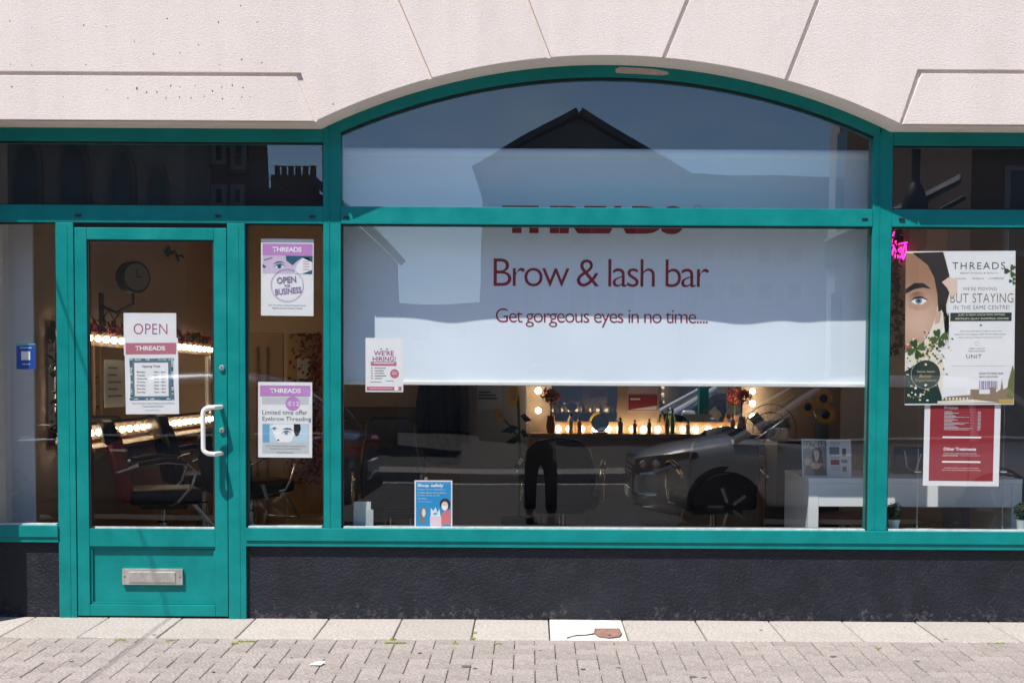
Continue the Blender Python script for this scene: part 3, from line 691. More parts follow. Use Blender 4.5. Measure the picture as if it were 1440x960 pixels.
p.shape([(.22, .335), (.30, .295), (.38, .29), (.46, .32), (.38, .305), (.30, .315)], 2, 'teal_ink', 'printed_brow'); p.eye(.35, .365, .10, .035, 2, 'teal_ink', 'teal_ink', 'paper')
p.shape([(.03, .33), (.10, .36), (.07, .38), (.03, .37)], 2, 'teal_ink', 'printed_lash')
p.ring(.50, .605, .315, .215, 3, 'purple_ink', .0018); p.ring(.50, .605, .295, .200, 3, 'purple_ink', .0008)
p.text('OPEN', .30, .49, .67, .575, 3, 'purple_ink', bold=.03, turn=R(5)); p.text('FOR', .45, .59, .56, .625, 3, 'purple_ink', bold=.02, turn=R(5)); p.text('BUSINESS', .27, .635, .77, .715, 3, 'purple_ink', bold=.025, turn=R(6))
p.text('Unit 16 Arthurs Quay Shopping Centre', .14, .852, .86, .878, 1, 'steel'); p.text('Patrick Street Limerick Ireland', .22, .888, .78, .912, 1, 'steel')
# -- limited time offer
p = Poster('eyebrow threading offer poster with round lilac price badge', 363, 537, 439, 643, rot=R(-.2))
p.rect(.035, .045, .965, .19, 1, 'lilac'); p.text('THREADS', .22, .085, .79, .145, 2, 'white_ink', bold=.03, space=.95)
p.rect(.075, .20, .94, .95, .5, 'pale_grey'); p.rect(.075, .30, .94, .55, .8, 'paper'); p.oval(.64, .285, .135, .095, 1.5, 'lilac', 'price_badge'); p.text('€12', .54, .255, .76, .315, 2, 'white_ink', bold=.01)
p.text('Limited time offer', .08, .37, .91, .432, 2, 'ink', bold=-.004); p.text('Eyebrow Threading', .08, .458, .98, .53, 2, 'ink', bold=-.004)
p.rect(.085, .555, .92, .80, 1, 'pale_blue', 'printed_photo'); p.rect(.085, .556, .21, .799, 1.5, 'mid_blue'); p.shape([(.66, .555), (.78, .555), (.79, .62), (.75, .70), (.70, .72), (.66, .66)], 2, 'hair', 'printed_hair')
p.shape([(.25, .62), (.21, .60), (.30, .56), (.66, .556), (.67, .68), (.62, .78), (.56, .799), (.36, .799), (.33, .76)], 1.6, 'white_ink', 'printed_face')
p.eye(.30, .625, .055, .022, 2.2, 'mid_blue', 'teal_ink', 'paper'); p.eye(.52, .68, .085, .032, 2.2, 'mid_blue', 'teal_ink', 'paper'); p.shape([(.45, .625), (.52, .605), (.60, .61), (.65, .645), (.58, .63), (.50, .628)], 2.2, 'teal_ink', 'printed_brow'); p.oval(.37, .77, .025, .012, 2.2, 'teal_ink', 'printed_nostril', 8)
p.text('Unit 16 Arthurs Quay Shopping Centre', .14, .835, .88, .86, 1.5, 'steel'); p.text('Patrick Street, Limerick Ireland', .22, .872, .78, .895, 1.5, 'steel'); p.rect(.34, .93, .66, .938, 1.5, 'steel')
# -- we're hiring
p = Poster("pale pink WE'RE HIRING notice overlapping the blind's lower edge", 514, 475, 567, 551)
p.text("WE'RE", .22, .235, .75, .325, 1, 'plum_ink', bold=.012); p.text('HIRING!', .19, .345, .80, .43, 1, 'plum_ink', bold=.012); p.rect(.14, .44, .82, .515, 1, 'rose')
for u in (.41, .57): p.shape([(u - .03, .19), (u, .205), (u + .03, .19), (u + .02, .215), (u - .02, .215)], 1, 'ink', 'printed_lash')
p.rect(.22, .46, .76, .475, 2, 'white_ink')
for i in range(5): p.oval(.17, .56 + i * .047, .02, .013, 1, 'plum_ink', 'printed_bullet', 8); p.rect(.24, .553 + i * .047, .24 + (.3, .24, .26, .31, .2)[i], .567 + i * .047, 1, 'steel', 'printed_line')
p.oval(.77, .66, .12, .085, 1, 'rose', 'printed_badge'); p.rect(.71, .63, .83, .64, 2, 'white_ink'); p.rect(.70, .66, .84, .67, 2, 'white_ink')
p.rect(.13, .81, .42, .82, 1, 'plum_ink'); p.rect(.55, .79, .75, .80, 1, 'steel'); p.rect(.03, .90, .96, .975, 1, 'rose'); p.oval(.82, .935, .06, .04, 2, 'white_ink', 'printed_badge', 10); p.rect(.12, .93, .7, .938, 2, 'white_ink')
# -- shop safely
p = Poster('blue Shop safely card with masked shopper standing on the sill', 583, 675, 636, 742)
p.rect(.035, .03, .965, .985, 1, 'sky_blue'); p.text('Shop safely', .08, .075, .77, .155, 2, 'white_ink', bold=.03)
for i, t in enumerate(['Please try to maintain a', '2 metre distance from others', 'in the shop at all']): p.text(t, .08, .175 + i * .062, (.80, .82, .66)[i], .215 + i * .062, 2, 'pale_blue', bold=.01)
p.text('times.', .08, .36, .34, .40, 2, 'pale_blue'); p.rect(.10, .445, .45, .452, 2, 'pale_blue')
p.shape([(.70, .98), (.72, .72), (.80, .63), (.955, .62), (.955, .98)], 2, 'coral', 'printed_jumper'); p.oval(.81, .50, .145, .125, 2.2, 'hair', 'printed_hair'); p.oval(.80, .53, .09, .09, 2.8, 'skin_light', 'printed_face'); p.shape([(.71, .53), (.89, .53), (.87, .60), (.80, .635), (.73, .60)], 3.4, 'white_ink', 'printed_mask')
p.rect(.41, .75, .71, .97, 3, 'pink_bag', 'printed_bag'); p.shape([(.43, .75), (.43, .58), (.50, .64), (.56, .56), (.60, .68), (.66, .60), (.69, .75)], 2.6, 'paper', 'printed_shopping'); p.oval(.55, .70, .06, .03, 3.2, 'turquoise', 'printed_shopping', 8)
p.shape([(.12, .88), (.17, .56), (.26, .53), (.32, .62), (.27, .80), (.31, .90), (.22, .90)], 2, 'taupe', 'printed_figure'); p.oval(.245, .68, .05, .09, 2.6, 'cream', 'printed_figure', 10); p.oval(.85, .96, .10, .05, 3.5, 'sky_blue', 'printed_badge', 10)
# -- blue sticker (its code square stays blank)
p = Poster('small cobalt blue sticker on the window beside the door', 23, 483, 50, 519, cat='sticker', name='sticker', paper='cobalt')
p.shape([(0, 0), (1, 0), (1, .04), (0, .10)], 1, 'turquoise'); p.rect(.25, .30, .72, .64, 1, 'white_ink'); p.rect(.2, .14, .8, .18, 1, 'pale_blue'); p.rect(.3, .78, .7, .82, 1, 'pale_blue')
# -- red price list, hung behind the moving notice
p = Poster('red price list with white border hanging below the large notice', 1299, 566, 1406, 683, y=.052, rot=R(-.3))
p.rect(.075, .0, .92, .94, 1, 'crimson'); p.text('Pricing', .26, .045, .44, .085, 2, 'white_ink', bold=.02)
for i in range(14): p.rect(.26, .105 + i * .0165, .26 + random.uniform(.08, .4), .112 + i * .0165, 2, 'pale_grey', 'printed_line'); p.rect(.70, .105 + i * .0165, .74, .112 + i * .0165, 2, 'pale_grey', 'printed_line'); 
for i in range(0, 14, 2): p.rect(.45, .110 + i * .0165, .69, .1125 + i * .0165, 2, 'rose', 'printed_rule')
p.rect(.245, .405, .75, .425, 2, 'white_ink', 'printed_rule'); p.text('Other Treatments', .26, .535, .69, .575, 2, 'white_ink', bold=.03); p.text('Classic lash extensions and brow tint', .26, .60, .70, .615, 2, 'white_ink'); p.text('Lash and brow', .26, .625, .46, .64, 2, 'white_ink'); p.rect(.48, .632, .74, .635, 2, 'white_ink')
p.rect(.245, .70, .75, .72, 2, 'white_ink', 'printed_rule'); p.text('Treatments take an average of 15 minutes', .275, .775, .73, .793, 2, 'white_ink'); p.text('Patch test required 24 hours prior to tinting', .25, .802, .75, .82, 2, 'white_ink')
# -- large moving notice
p = Poster('large notice about moving with half a woman\'s face and clover leaves', 1273, 353, 1427, 569, rot=R(.6))
p.shape([(0, .005), (.36, .005), (.42, .25), (.36, .45), (.30, .62), (.36, .75), (.34, .93), (.30, .97), (0, .97)], .6, 'cream', 'printed_background')
p.shape([(0, .01), (.12, .02), (.22, .10), (.28, .19), (.30, .33), (.27, .44), (.22, .53), (.14, .62), (.0, .66)], 1.2, 'printed_skin', 'printed_face')
p.shape([(.06, .01), (.34, .005), (.37, .08), (.40, .16), (.36, .20), (.40, .27), (.37, .35), (.38, .45), (.33, .38), (.30, .40), (.29, .28), (.26, .17), (.20, .09)], 2, 'hair', 'printed_hair')
p.shape([(.33, .20), (.40, .165), (.47, .19), (.47, .27), (.42, .30), (.38, .24)], 2.4, 'skin_light', 'printed_hand'); p.shape([(.28, .38), (.33, .40), (.31, .46), (.27, .47)], 2.4, 'skin', 'printed_ear')
p.shape([(.0, .245), (.08, .205), (.16, .205), (.235, .245), (.16, .235), (.08, .245), (.0, .275)], 2, 'hair', 'printed_brow'); p.oval(.12, .322, .115, .060, 1.8, 'printed_lid', 'printed_lid'); p.eye(.12, .325, .075, .028, 2.4, 'iris', 'hair', 'white_ink')
for i in range(9): p.shape([(.30 + i * .012, .30 + i * .012), (.375 + .012 * (i % 3), .42 + .03 * (i % 4)), (.37 + .012 * (i % 3), .55 + .02 * (i % 5)), (.36 + .012 * (i % 3), .43 + .03 * (i % 4))], 2.3, 'hair', 'printed_strand')
p.shape([(0, .60), (.05, .605), (.10, .617), (.05, .635), (0, .64)], 2.2, 'lip', 'printed_lips')
p.shape([(0, .78), (.08, .74), (.18, .80), (.30, .86), (.34, .95), (.40, .99), (.0, .99)], 1.7, 'dark_green', 'printed_foliage')
for i in range(240):
    t = random.random(); u = random.gauss(.24 if t < .5 else .10, .08); w = random.gauss(.66 if t < .5 else .80, .09)
    if 0.01 < u < .44 and .52 < w < .97: p.oval(u, w, random.uniform(.006, .014), random.uniform(.004, .010), 2.6, random.choice(['cream', 'white_ink', 'gold', 'olive', 'leaf_green']), 'printed_blossom', 6)
def clover(cu, cv, r, n=4, a0=20):
    for i in range(n):
        a = R(a0 + i * 360 / n); p.shape([(cu, cv), (cu + r * .55 * math.cos(a - .6), cv - r * .4 * math.sin(a - .6)), (cu + r * .95 * math.cos(a - .45), cv - r * .68 * math.sin(a - .45)), (cu + r * 1.0 * math.cos(a - .15), cv - r * .72 * math.sin(a - .15)), (cu + r * .85 * math.cos(a), cv - r * .6 * math.sin(a)), (cu + r * 1.0 * math.cos(a + .15), cv - r * .72 * math.sin(a + .15)), (cu + r * .95 * math.cos(a + .45), cv - r * .68 * math.sin(a + .45)), (cu + r * .55 * math.cos(a + .6), cv - r * .4 * math.sin(a + .6))], 3 + .1 * i, ('leaf_green', 'leaf_dark')[i % 2], 'printed_clover')
clover(.31, .565, .085); clover(.10, .635, .09); clover(.955, .13, .06, 3, 60); clover(.975, .195, .035, 3, 60)
p.oval(.19, .80, .135, .094, 3.2, 'dark_green', 'printed_badge', 28); p.ring(.19, .80, .135, .094, 3.6, 'cream', .0014)
p.text('Same team', .11, .775, .27, .787, 3.8, 'cream'); p.text('Better', .13, .80, .25, .822, 3.8, 'gold', shear=.3); p.text('Experience', .09, .83, .29, .852, 3.8, 'gold', shear=.3); p.oval(.19, .735, .012, .008, 3.8, 'cream', 'printed_heart', 8); p.oval(.19, .87, .014, .009, 3.8, 'cream', 'printed_clover', 8)
p.text('THREADS', .425, .073, .905, .118, 1, 'ink', space=1.25, bold=-.006, res=4); p.text('BROW STUDIOS & BEAUTY', .50, .138, .84, .148, 1, 'taupe', space=1.2); p.text('LONDON', .435, .173, .55, .183, 1, 'taupe', space=1.1); p.text('DUBLIN', .61, .173, .71, .183, 1, 'taupe', space=1.1); p.text('LIMERICK', .76, .173, .90, .183, 1, 'taupe', space=1.1)
p.text("WE'RE MOVING", .52, .234, .83, .255, 1, 'taupe', space=1.1, bold=-.006); p.text('BUT STAYING', .41, .275, .985, .335, 1, 'bronze', space=1.05, bold=-.008, res=4); p.text('IN THE SAME CENTRE!', .44, .352, .95, .379, 1, 'taupe', space=1.1, bold=-.004)
p.rect(.41, .40, .97, .455, 1, 'dark_green'); p.text('JUST A NEW LOCATION WITHIN', .48, .408, .91, .423, 2, 'cream', shear=.2, bold=.01); p.text("ARTHUR'S QUAY SHOPPING CENTRE", .45, .432, .945, .447, 2, 'cream', shear=.2, bold=.01)
p.oval(.69, .482, .01, .006, 1, 'ink', 'printed_heart', 8)
p.text('Our brand new salon is ready for you in the', .50, .515, .88, .526, 1, 'taupe'); p.text('beautiful new space, with all the same team', .45, .535, .92, .547, 1, 'taupe'); p.text('just a short stroll to the front of it all', .49, .556, .88, .567, 1, 'taupe')
p.ring(.655, .60, .018, .013, 1, 'gold', .0012); p.text('VISIT US AT', .58, .628, .73, .638, 1, 'taupe'); p.text('NEW LOCATION', .58, .645, .73, .655, 1, 'taupe'); p.text('UNIT', .56, .672, .70, .697, 1, 'ink', space=1.1, bold=-.004)
p.rect(.43, .745, .93, .747, 1, 'pale_grey', 'printed_rule'); p.ring(.53, .84, .09, .07, .7, 'paper', .001)
p.text('SCAN TO FIND OUR', .68, .790, .90, .802, 1, 'ink', bold=.01); p.text('NEW LOCATION', .68, .812, .85, .823, 1, 'ink', bold=.01)
u = .68
while u < .845:
    w = random.choice([.004, .007, .010]); p.rect(u, .845, u + w, .90, 1, 'purple_ink', 'printed_bar'); u += w + random.choice([.004, .007])
p.shape([(.30, .965), (.40, .945), (.60, .935), (.60, .90), (.68, .90), (.68, .93), (.78, .93), (.78, .885), (.835, .885), (.835, .92), (.875, .90), (.888, .83), (.90, .90), (.97, .88), (.995, .99), (.30, .99)], 1.5, 'stone', 'printed_skyline')
p.shape([(.30, .975), (.62, .965), (.85, .985), (.30, .992)], 2, 'cream', 'printed_river'); p.rect(.86, .965, .995, .993, 2.4, 'gold', 'printed_flowers'); p.shape([(.93, .95), (.945, .85), (.985, .74), (.998, .78), (.998, .96)], 2.2, 'olive', 'printed_tree')
for i in range(8): p.rect(.34 + i * .032, .952, .355 + i * .032, .968, 2.4, 'cream', 'printed_arch')
# ================================================================ SALON INTERIOR
def dm(name, *a, **k): M[name] = mat(name, *a, **k)
dm('black_leather', (.016, .017, .021), .38, vary=.2, vscale=12, bump=.0006, bscale=120); dm('rust_leather', (.36, .05, .018), .42, vary=.15, vscale=8); dm('navy_fabric', (.018, .022, .035), .8, vary=.2, vscale=15, bump=.001, bscale=200)
dm('bulb_lit', (1, .85, .55), .3, emit=(1.0, .84, .60), estr=14.0); dm('bulb_warm', (1, .75, .35), .3, emit=(1.0, .66, .26), estr=8.0); dm('mirror', (.88, .89, .88), .01, 1.0); dm('wood', (.34, .20, .095), .5, vary=.2, vscale=9)
dm('white_laminate', (.78, .80, .80), .35, vary=.03, vscale=3); dm('pale_board', (.85, .85, .88), .8, vary=.03, vscale=2); dm('pink_vinyl', (.42, .25, .25), .35); dm('grey_panel', (.50, .47, .45), .7, vary=.1, vscale=4); dm('door_grey', (.45, .42, .40), .7, vary=.06, vscale=3)
dm('red_petal', (.22, .020, .018), .6, rnd=.2); dm('orange_petal', (.55, .10, .05), .6); dm('sun_petal', (.85, .42, .015), .6, vary=.2, vscale=40); dm('sun_seed', (.035, .015, .008), .9, bump=.003, bscale=200); dm('stem_green', (.05, .11, .02), .6); dm('dark_leaf', (.02, .045, .018), .5, vary=.3, vscale=30); dm('dried_leaf', (.06, .035, .02), .8)
dm('pot_white', (.75, .75, .74), .4); dm('smoke_grey', (.16, .16, .16), .5); dm('neon', (1, .1, .5), .4, emit=(1.0, .03, .42), estr=2.2); dm('clock_black', (.015, .013, .012), .5); dm('clock_face', (.22, .19, .16), .6); dm('bottle_amber', (.35, .14, .03), .2); dm('bottle_green', (.12, .30, .06), .2); dm('bottle_white', (.70, .68, .64), .3); dm('cable', (.5, .5, .5), .4, .6)
M['acrylic'] = glass_mat('clear_acrylic', .04, (.96, .97, .97))

# ---- hydraulic salon chair (local: faces +Y, seat at 0.5)
def chair(label, loc, rz, back='black_leather', head=True, top=.50, group='salon styling chairs', w=.25):
    t = thing('salon_chair', label, 'chair', loc, rz, group)
    B().box(-w, w, -.24, .25, .42, .53).build('seat', 'black_leather', t, True, bevel=.04, seg=4, smooth=True, angle=80)
    bp = [(-w * .86, 0), (w * .86, 0), (w * .98, top * .45), (w * .86, top * .82), (w * .55, top * .98), (0, top * 1.03), (-w * .55, top * .98), (-w * .86, top * .82), (-w * .98, top * .45)]
    b = B().prism(bp, -.045, .045); b.v = [Vector((p.x, p.y - .24 - p.z * .20, p.z + .44)) for p in b.v]
    b.build('backrest', back, t, True, bevel=.03, seg=4, smooth=True, angle=80)
    if head:
        b = B().prism([(-w * .80, 0), (w * .80, 0), (w * .78, .12), (w * .55, .17), (-w * .55, .17), (-w * .78, .12)], -.05, .05); b.v = [Vector((p.x, p.y - .27 - (p.z + top - .10) * .20, p.z + .44 + top - .10)) for p in b.v]
        b.build('headrest', 'black_leather', t, True, bevel=.03, seg=4, smooth=True, angle=80)
    for s in (-1, 1):
        xx = s * (w + .035)
        a = B().tube([(xx, -.33, .66), (xx, -.20, .70), (xx, 0, .725), (xx, .14, .71), (xx, .20, .65), (xx, .17, .55), (xx, .08, .45), (s * .15, .02, .41)], .012, 10).build('arm_frame', 'chrome', t, True, smooth=True)
        B().tube([(xx, -.19, .712), (xx, 0, .738), (xx, .14, .722)], .019, 10).build('arm_pad', 'black_leather', t, True, smooth=True)
    B().box(-.17, .17, -.16, .16, .385, .418).build('seat_plate', 'dark', t, True, bevel=.005)
    B().lathe([(.045, .02), (.045, .28), (.03, .29), (.03, .385)], (0, 0, 0), 16).build('hydraulic_column', 'chrome', t, True, smooth=True)
    B().lathe([(.29, 0), (.29, .012), (.20, .03), (.05, .04)], (0, 0, 0), 28).build('base_plate', 'chrome', t, True, smooth=True)
    B().tube([(-.16, .20, .42), (-.17, .38, .20), (.17, .38, .20), (.16, .20, .42)], .012, 8).build('footrest', 'chrome', t, True, smooth=True)
    B().tube([(.05, -.08, .25), (.16, -.25, .26)], .008, 6).build('pump_lever', 'chrome', t, True)
    return t
def IP(px, py, y): return U(px, py, y)
def on_floor(px, y, py=650): q = U(px, py, y); return (q.x, y, 0)
chair('salon chair with rust red back and black headrest seen through the door', on_floor(228, 2.25), R(-68), 'rust_leather')
chair('black salon chair behind the rust backed chair', on_floor(286, 3.75), R(-60))
chair('black salon chair seen through the narrow pane below the threading offer', on_floor(352, 3.1), R(-30), head=False)
chair('high backed black salon chair turned away beside the jackets', on_floor(546, 1.75), R(8), top=.56, w=.20)
chair('wide black salon chair turned away in front of the lit counter', on_floor(790, 2.1), R(-6), head=False, top=.47, w=.26)
chair('black salon chair near the pedestal fan with rounded back', on_floor(1003, 2.1), R(6), head=False, top=.55, w=.26)

# ---- bulb mirrors
def bulb_mesh(r, n=10): 
    o = B().ball((0, 0, 0), r, None, None, n, 7).build('bulb', 'bulb_lit', smooth=True, angle=180); me = o.data; bpy.data.objects.remove(o); return me
BULB = bulb_mesh(.026)
BULB2 = BULB.copy(); BULB2.materials[0] = M['bulb_warm']
def bulbs(parent, pts, axis):
    for i, q in enumerate(pts):
        o = bpy.data.objects.new('bulb', BULB2 if random.random() < .3 else BULB); COL.objects.link(o); o.parent = parent
        o.location = Vector(q) - LOC[parent]; o.scale = [random.uniform(.92, 1.05)] * 3
        c = bpy.data.objects.new('bulb_socket', SOCKET[axis]); COL.objects.link(c); c.parent = o
SOCKET = {}
for k in 'XY':
    s_ = -1 if k == 'X' else 1
    o = B().lathe([(.016, .020 * s_), (.020, .040 * s_)], (0, 0, 0), 10, k).build('bulb_socket', 'metal'); SOCKET[k] = o.data; bpy.data.objects.remove(o)
# long mirror on the side wall
lm = thing('vanity_mirror', 'long mirror on the side wall edged with rows of lit bulbs', 'mirror', (LX, 3.6, .85), group='vanity mirrors')
B().box(LX + .012, LX + .03, 1.95, 6.1, .98, 1.56).build('mirror_glass', mat('side_mirror', (.75, .74, .72), .02, 1.0), lm)
zb, zt = .905, 1.60
b = B(); 
for z0, z1 in ((zb - .055, zb + .055), (zt - .055, zt + .055)): b = B().box(LX + .001, LX + .05, 1.86, 6.2, z0, z1).build('mirror_rail', 'bronze', lm, bevel=.004)
for y0 in (1.86, 6.1): B().box(LX + .001, LX + .048, y0, y0 + .1, zb + .056, zt - .056).build('mirror_stile', 'white_laminate', lm, bevel=.004)
bulbs(lm, [(LX + .085, 1.91 + i * .185, z) for z in (zb, zt) for i in range(24)] + [(LX + .085, 1.91, zb + .23), (LX + .085, 1.91, zb + .46)], 'X')
sh = thing('side_counter', 'narrow timber counter below the side wall mirror', 'counter', (LX, 3.6, .78))
B().box(LX + .002, LX + .28, 2.0, 6.2, .79, .82).build('counter_top', 'wood', sh, bevel=.004)
for y in (2.4, 3.6, 4.8, 6.0): B().prism([(LX + .002, .789), (LX + .24, .789), (LX + .002, .58)], y, y + .03).build('bracket', 'metal', sh)
# garland of red leaves over and down the mirror
def leaf(b, p, r, n):
    n = Vector(n).normalized(); t = n.orthogonal().normalized(); t = Matrix.Rotation(random.uniform(0, 6.28), 3, n) @ t; s = n.cross(t)
    p = Vector(p); b.add([p - t * r, p + s * r * .45 + n * r * .15, p + t * r, p - s * r * .45 + n * r * .15, p - t * r - n * .001, p + s * r * .45 + n * (r * .15 - .001), p + t * r - n * .001, p - s * r * .45 + n * (r * .15 - .001)],
          [(0, 1, 2), (0, 2, 3), (6, 5, 4), (7, 6, 4)])
def garland(name, label, path, m, r=.035, n=160, spread=.05, parts=True, bias=(1, -.5, .2)):
    t = thing(name, label, 'garland', tuple(path[0]))
    B().tube(path, .006, 5).build('vine', 'stem_green', t)
    pts = [Vector(q) for q in path]; seg = [(pts[i + 1] - pts[i]).length for i in range(len(pts) - 1)]; tot = sum(seg)
    b = B(); b2 = B()
    for i in range(n):
        d = random.random() * tot; k = 0
        while d > seg[k] and k < len(seg) - 1: d -= seg[k]; k += 1
        q = pts[k].lerp(pts[k + 1], d / seg[k]) + Vector([random.gauss(0, spread / 2) for _ in range(3)])
        leaf(b if random.random() < .65 else b2, q, random.uniform(.6, 1.2) * r, Vector(bias) + Vector([random.gauss(0, .6) for _ in range(3)]))
    stuff(b.build('petals', m, t)); stuff(b2.build('leaves', 'dark_leaf', t)); return t
garland('leaf_garland', 'garland of dark red leaves along the top of the side mirror', [(LX + .06, 1.84, .88), (LX + .07, 1.84, 1.2), (LX + .06, 1.84, 1.68), (LX + .06, 3, 1.70), (LX + .06, 4.5, 1.69), (LX + .06, 6.1, 1.70)], 'red_petal', .045, 340)
# station clock on the side wall
cy = 2.98; q = U(187, 390, cy); cz = q.z
ck = thing('station_clock', 'black double faced clock on a wall bracket seen through the door', 'clock', (LX, cy, cz - .3))
cxx = q.x
B().lathe([(.135, -.05), (.145, -.04), (.145, .04), (.135, .05)], (0, 0, 0), 32, 'Y')
def turn(b, c, a):
    m3 = Matrix.Rotation(a, 3, 'Z'); b.v = [m3 @ p + Vector(c) for p in b.v]; return b
turn(B().lathe([(.108, -.055), (.122, -.045), (.122, .045), (.108, .055)], (0, 0, 0), 32, 'Y'), (cxx, cy, cz), R(46)).build('clock_case', 'clock_black', ck, smooth=True)
turn(B().lathe([(.102, -.060), (.102, -.0565)], (0, 0, 0), 32, 'Y'), (cxx, cy, cz), R(46)).build('clock_face', 'clock_face', ck)
turn(B().box(-.004, .004, -.064, -.0615, -.01, .065).box(.0, .045, -.064, -.0615, -.004, .004), (cxx, cy, cz), R(46)).build('clock_hands', 'clock_black', ck)
B().tube([(LX + .002, cy, cz - .22), (LX + .12, cy, cz - .27), (cxx, cy, cz - .2), (cxx, cy, cz - .11)], .012, 8).build('bracket', 'clock_black', ck, smooth=True)
for i in range(5): pass
B().tube([(LX + .01, cy, cz - .32), (LX + .06, cy, cz - .25), (LX + .10, cy, cz - .33), (LX + .16, cy, cz - .25)], .008, 6).build('scroll', 'clock_black', ck)
B().box(LX + .0005, LX + .006, cy - .05, cy + .05, cz - .36, cz - .12).build('wall_plate', 'clock_black', ck)
# twig ornament high on the side wall
q = U(240, 357, 4.9); wo = thing('wall_ornament', 'dark twig ornament high on the tan wall', 'ornament', (LX, 4.9, q.z))
for i in range(3): B().tube([(LX + .01, 4.7 + i * .18, q.z), (LX + .03, 4.76 + i * .18, q.z + .06 - .03 * i), (LX + .02, 4.84 + i * .18, q.z + .02), (LX + .03, 4.9 + i * .18, q.z - .05 * (i % 2))], .010, 6).build('twig', 'clock_black', wo)
B().ball((LX + .03, 4.72, q.z), .02, .05, .05, 10, 6).build('flower_head', 'clock_black', wo)
# notice on the side wall behind the door glass
q = U(155, 515, 2.9)
nt_ = thing('wall_notice', 'pale handwritten notice on the mirror behind the door glass', 'notice', (LX + .032, 3.15, 1.08))
B().box(LX + .0305, LX + .034, 2.95, 3.45, 1.08, 1.45).build('sheet', 'pale_grey', nt_)
for i in range(5): B().box(LX + .0342, LX + .0346, 3.02, 3.02 + random.uniform(.2, .36), 1.38 - i * .055, 1.395 - i * .055).build('written_line', 'taupe', nt_)
# pale display board at the edge window
bb = thing('display_board', 'tall pale grey board standing inside the window beside the door', 'board', (X(10, 530, .4), .4, 0))
B().box(-3.28, X(48, 530, .4), .39, .41, .0, 2.25).build('board_panel', 'pale_board', bb)
B().box(-3.28, X(48, 530, .4), .35, .388, .0, .05).build('board_foot', 'pale_board', bb)
# tan partition and flower wall seen through the narrow pane
tp = thing('partition', 'low tan partition panel seen through the narrow pane', 'partition', (X(372, 500, 4.4), 4.4, 0))
B().box(X(346, 500, 4.4) - .2, X(398, 500, 4.4), 4.4, 4.45, 0, Z(468, 372, 4.4)).build('partition_panel', mat('partition_tan', (.50, .35, .22), .7, vary=.06), tp, bevel=.004)
B().box(X(360, 500, 4.4), X(363, 500, 4.4), 4.385, 4.399, 0, Z(488, 372, 4.4)).build('panel_trim', 'wood', tp); B().box(X(374, 500, 4.4), X(377, 500, 4.4), 4.385, 4.399, 0, Z(488, 372, 4.4)).build('panel_trim', 'wood', tp)
fw = thing('flower_wall', 'tan board covered with red flowers behind the narrow pane', 'flower wall', (X(428, 510, 5.6), 5.6, 0))
fx0, fx1, fz1 = X(404, 510, 5.6), X(452, 510, 5.6), Z(469, 430, 5.6)
B().box(fx0, fx1, 5.6, 5.64, 0, fz1).build('board_panel', mat('flower_board', (.45, .30, .14), .8), fw)
b = B(); b2 = B()
for i in range(520):
    u = random.random() ** .6; z = random.uniform(.3, fz1); leaf(b if random.random() < .7 else b2, (fx0 + (fx1 - fx0) * u, 5.57 - random.random() * .04, z), random.uniform(.015, .035), (random.gauss(0, .5), -1, random.gauss(0, .5)))
stuff(b.build('petals', 'red_petal', fw)); stuff(b2.build('leaves', 'dried_leaf', fw))
B().box(X(418, 520, 5.55), X(436, 520, 5.55), 5.545, 5.55, Z(532, 428, 5.55), Z(504, 428, 5.55)).build('pinned_photo', 'pale_grey', fw)
# slatted panel on the back wall
sp = thing('slat_panel', 'brown slatted display panel on the back wall beside the jackets', 'slat panel', (X(520, 650, BY1), BY1, 0))
s0, s1 = X(460, 650, BY1 - .03), X(598, 650, BY1 - .03)
for i in range(9): B().box(s0, s1, BY1 - .03, BY1 - .002, .06 + i * .115, .165 + i * .115).build('slat', mat('slat_brown', (.15, .115, .095), .6, vary=.1) if i == 0 else bpy.data.materials['slat_brown'], sp, bevel=.006)
# pale corner panel with a small notice
dp = thing('door_panel', 'pale grey panel on the back wall behind the sunflowers', 'panel', (X(690, 600, BY1 - .05), BY1 - .05, 0))
B().box(X(647, 600, BY1 - .05), X(741, 600, BY1 - .05), BY1 - .05, BY1 - .002, 0, 2.4).build('panel', 'door_grey', dp, bevel=.006)
nb = thing('small_notice', 'small white notice pinned to the pale grey panel', 'notice', (X(688, 555, BY1 - .06), BY1 - .055, Z(578, 688, BY1)))
xa_, xb_ = X(671, 555, BY1 - .06), X(706, 555, BY1 - .06); z0_, z1_ = Z(576, 688, BY1 - .06), Z(535, 688, BY1 - .06)
B().box(xa_, xb_, BY1 - .054, BY1 - .0505, z0_, z1_).build('sheet', 'pale_grey', nb)
for i, w in enumerate((.5, .7, .75)): B().box(xa_ + .01, xa_ + .01 + (xb_ - xa_) * w, BY1 - .0555, BY1 - .0545, z1_ - .10 - i * .025, z1_ - .088 - i * .025).build('printed_line', 'ink', nb)
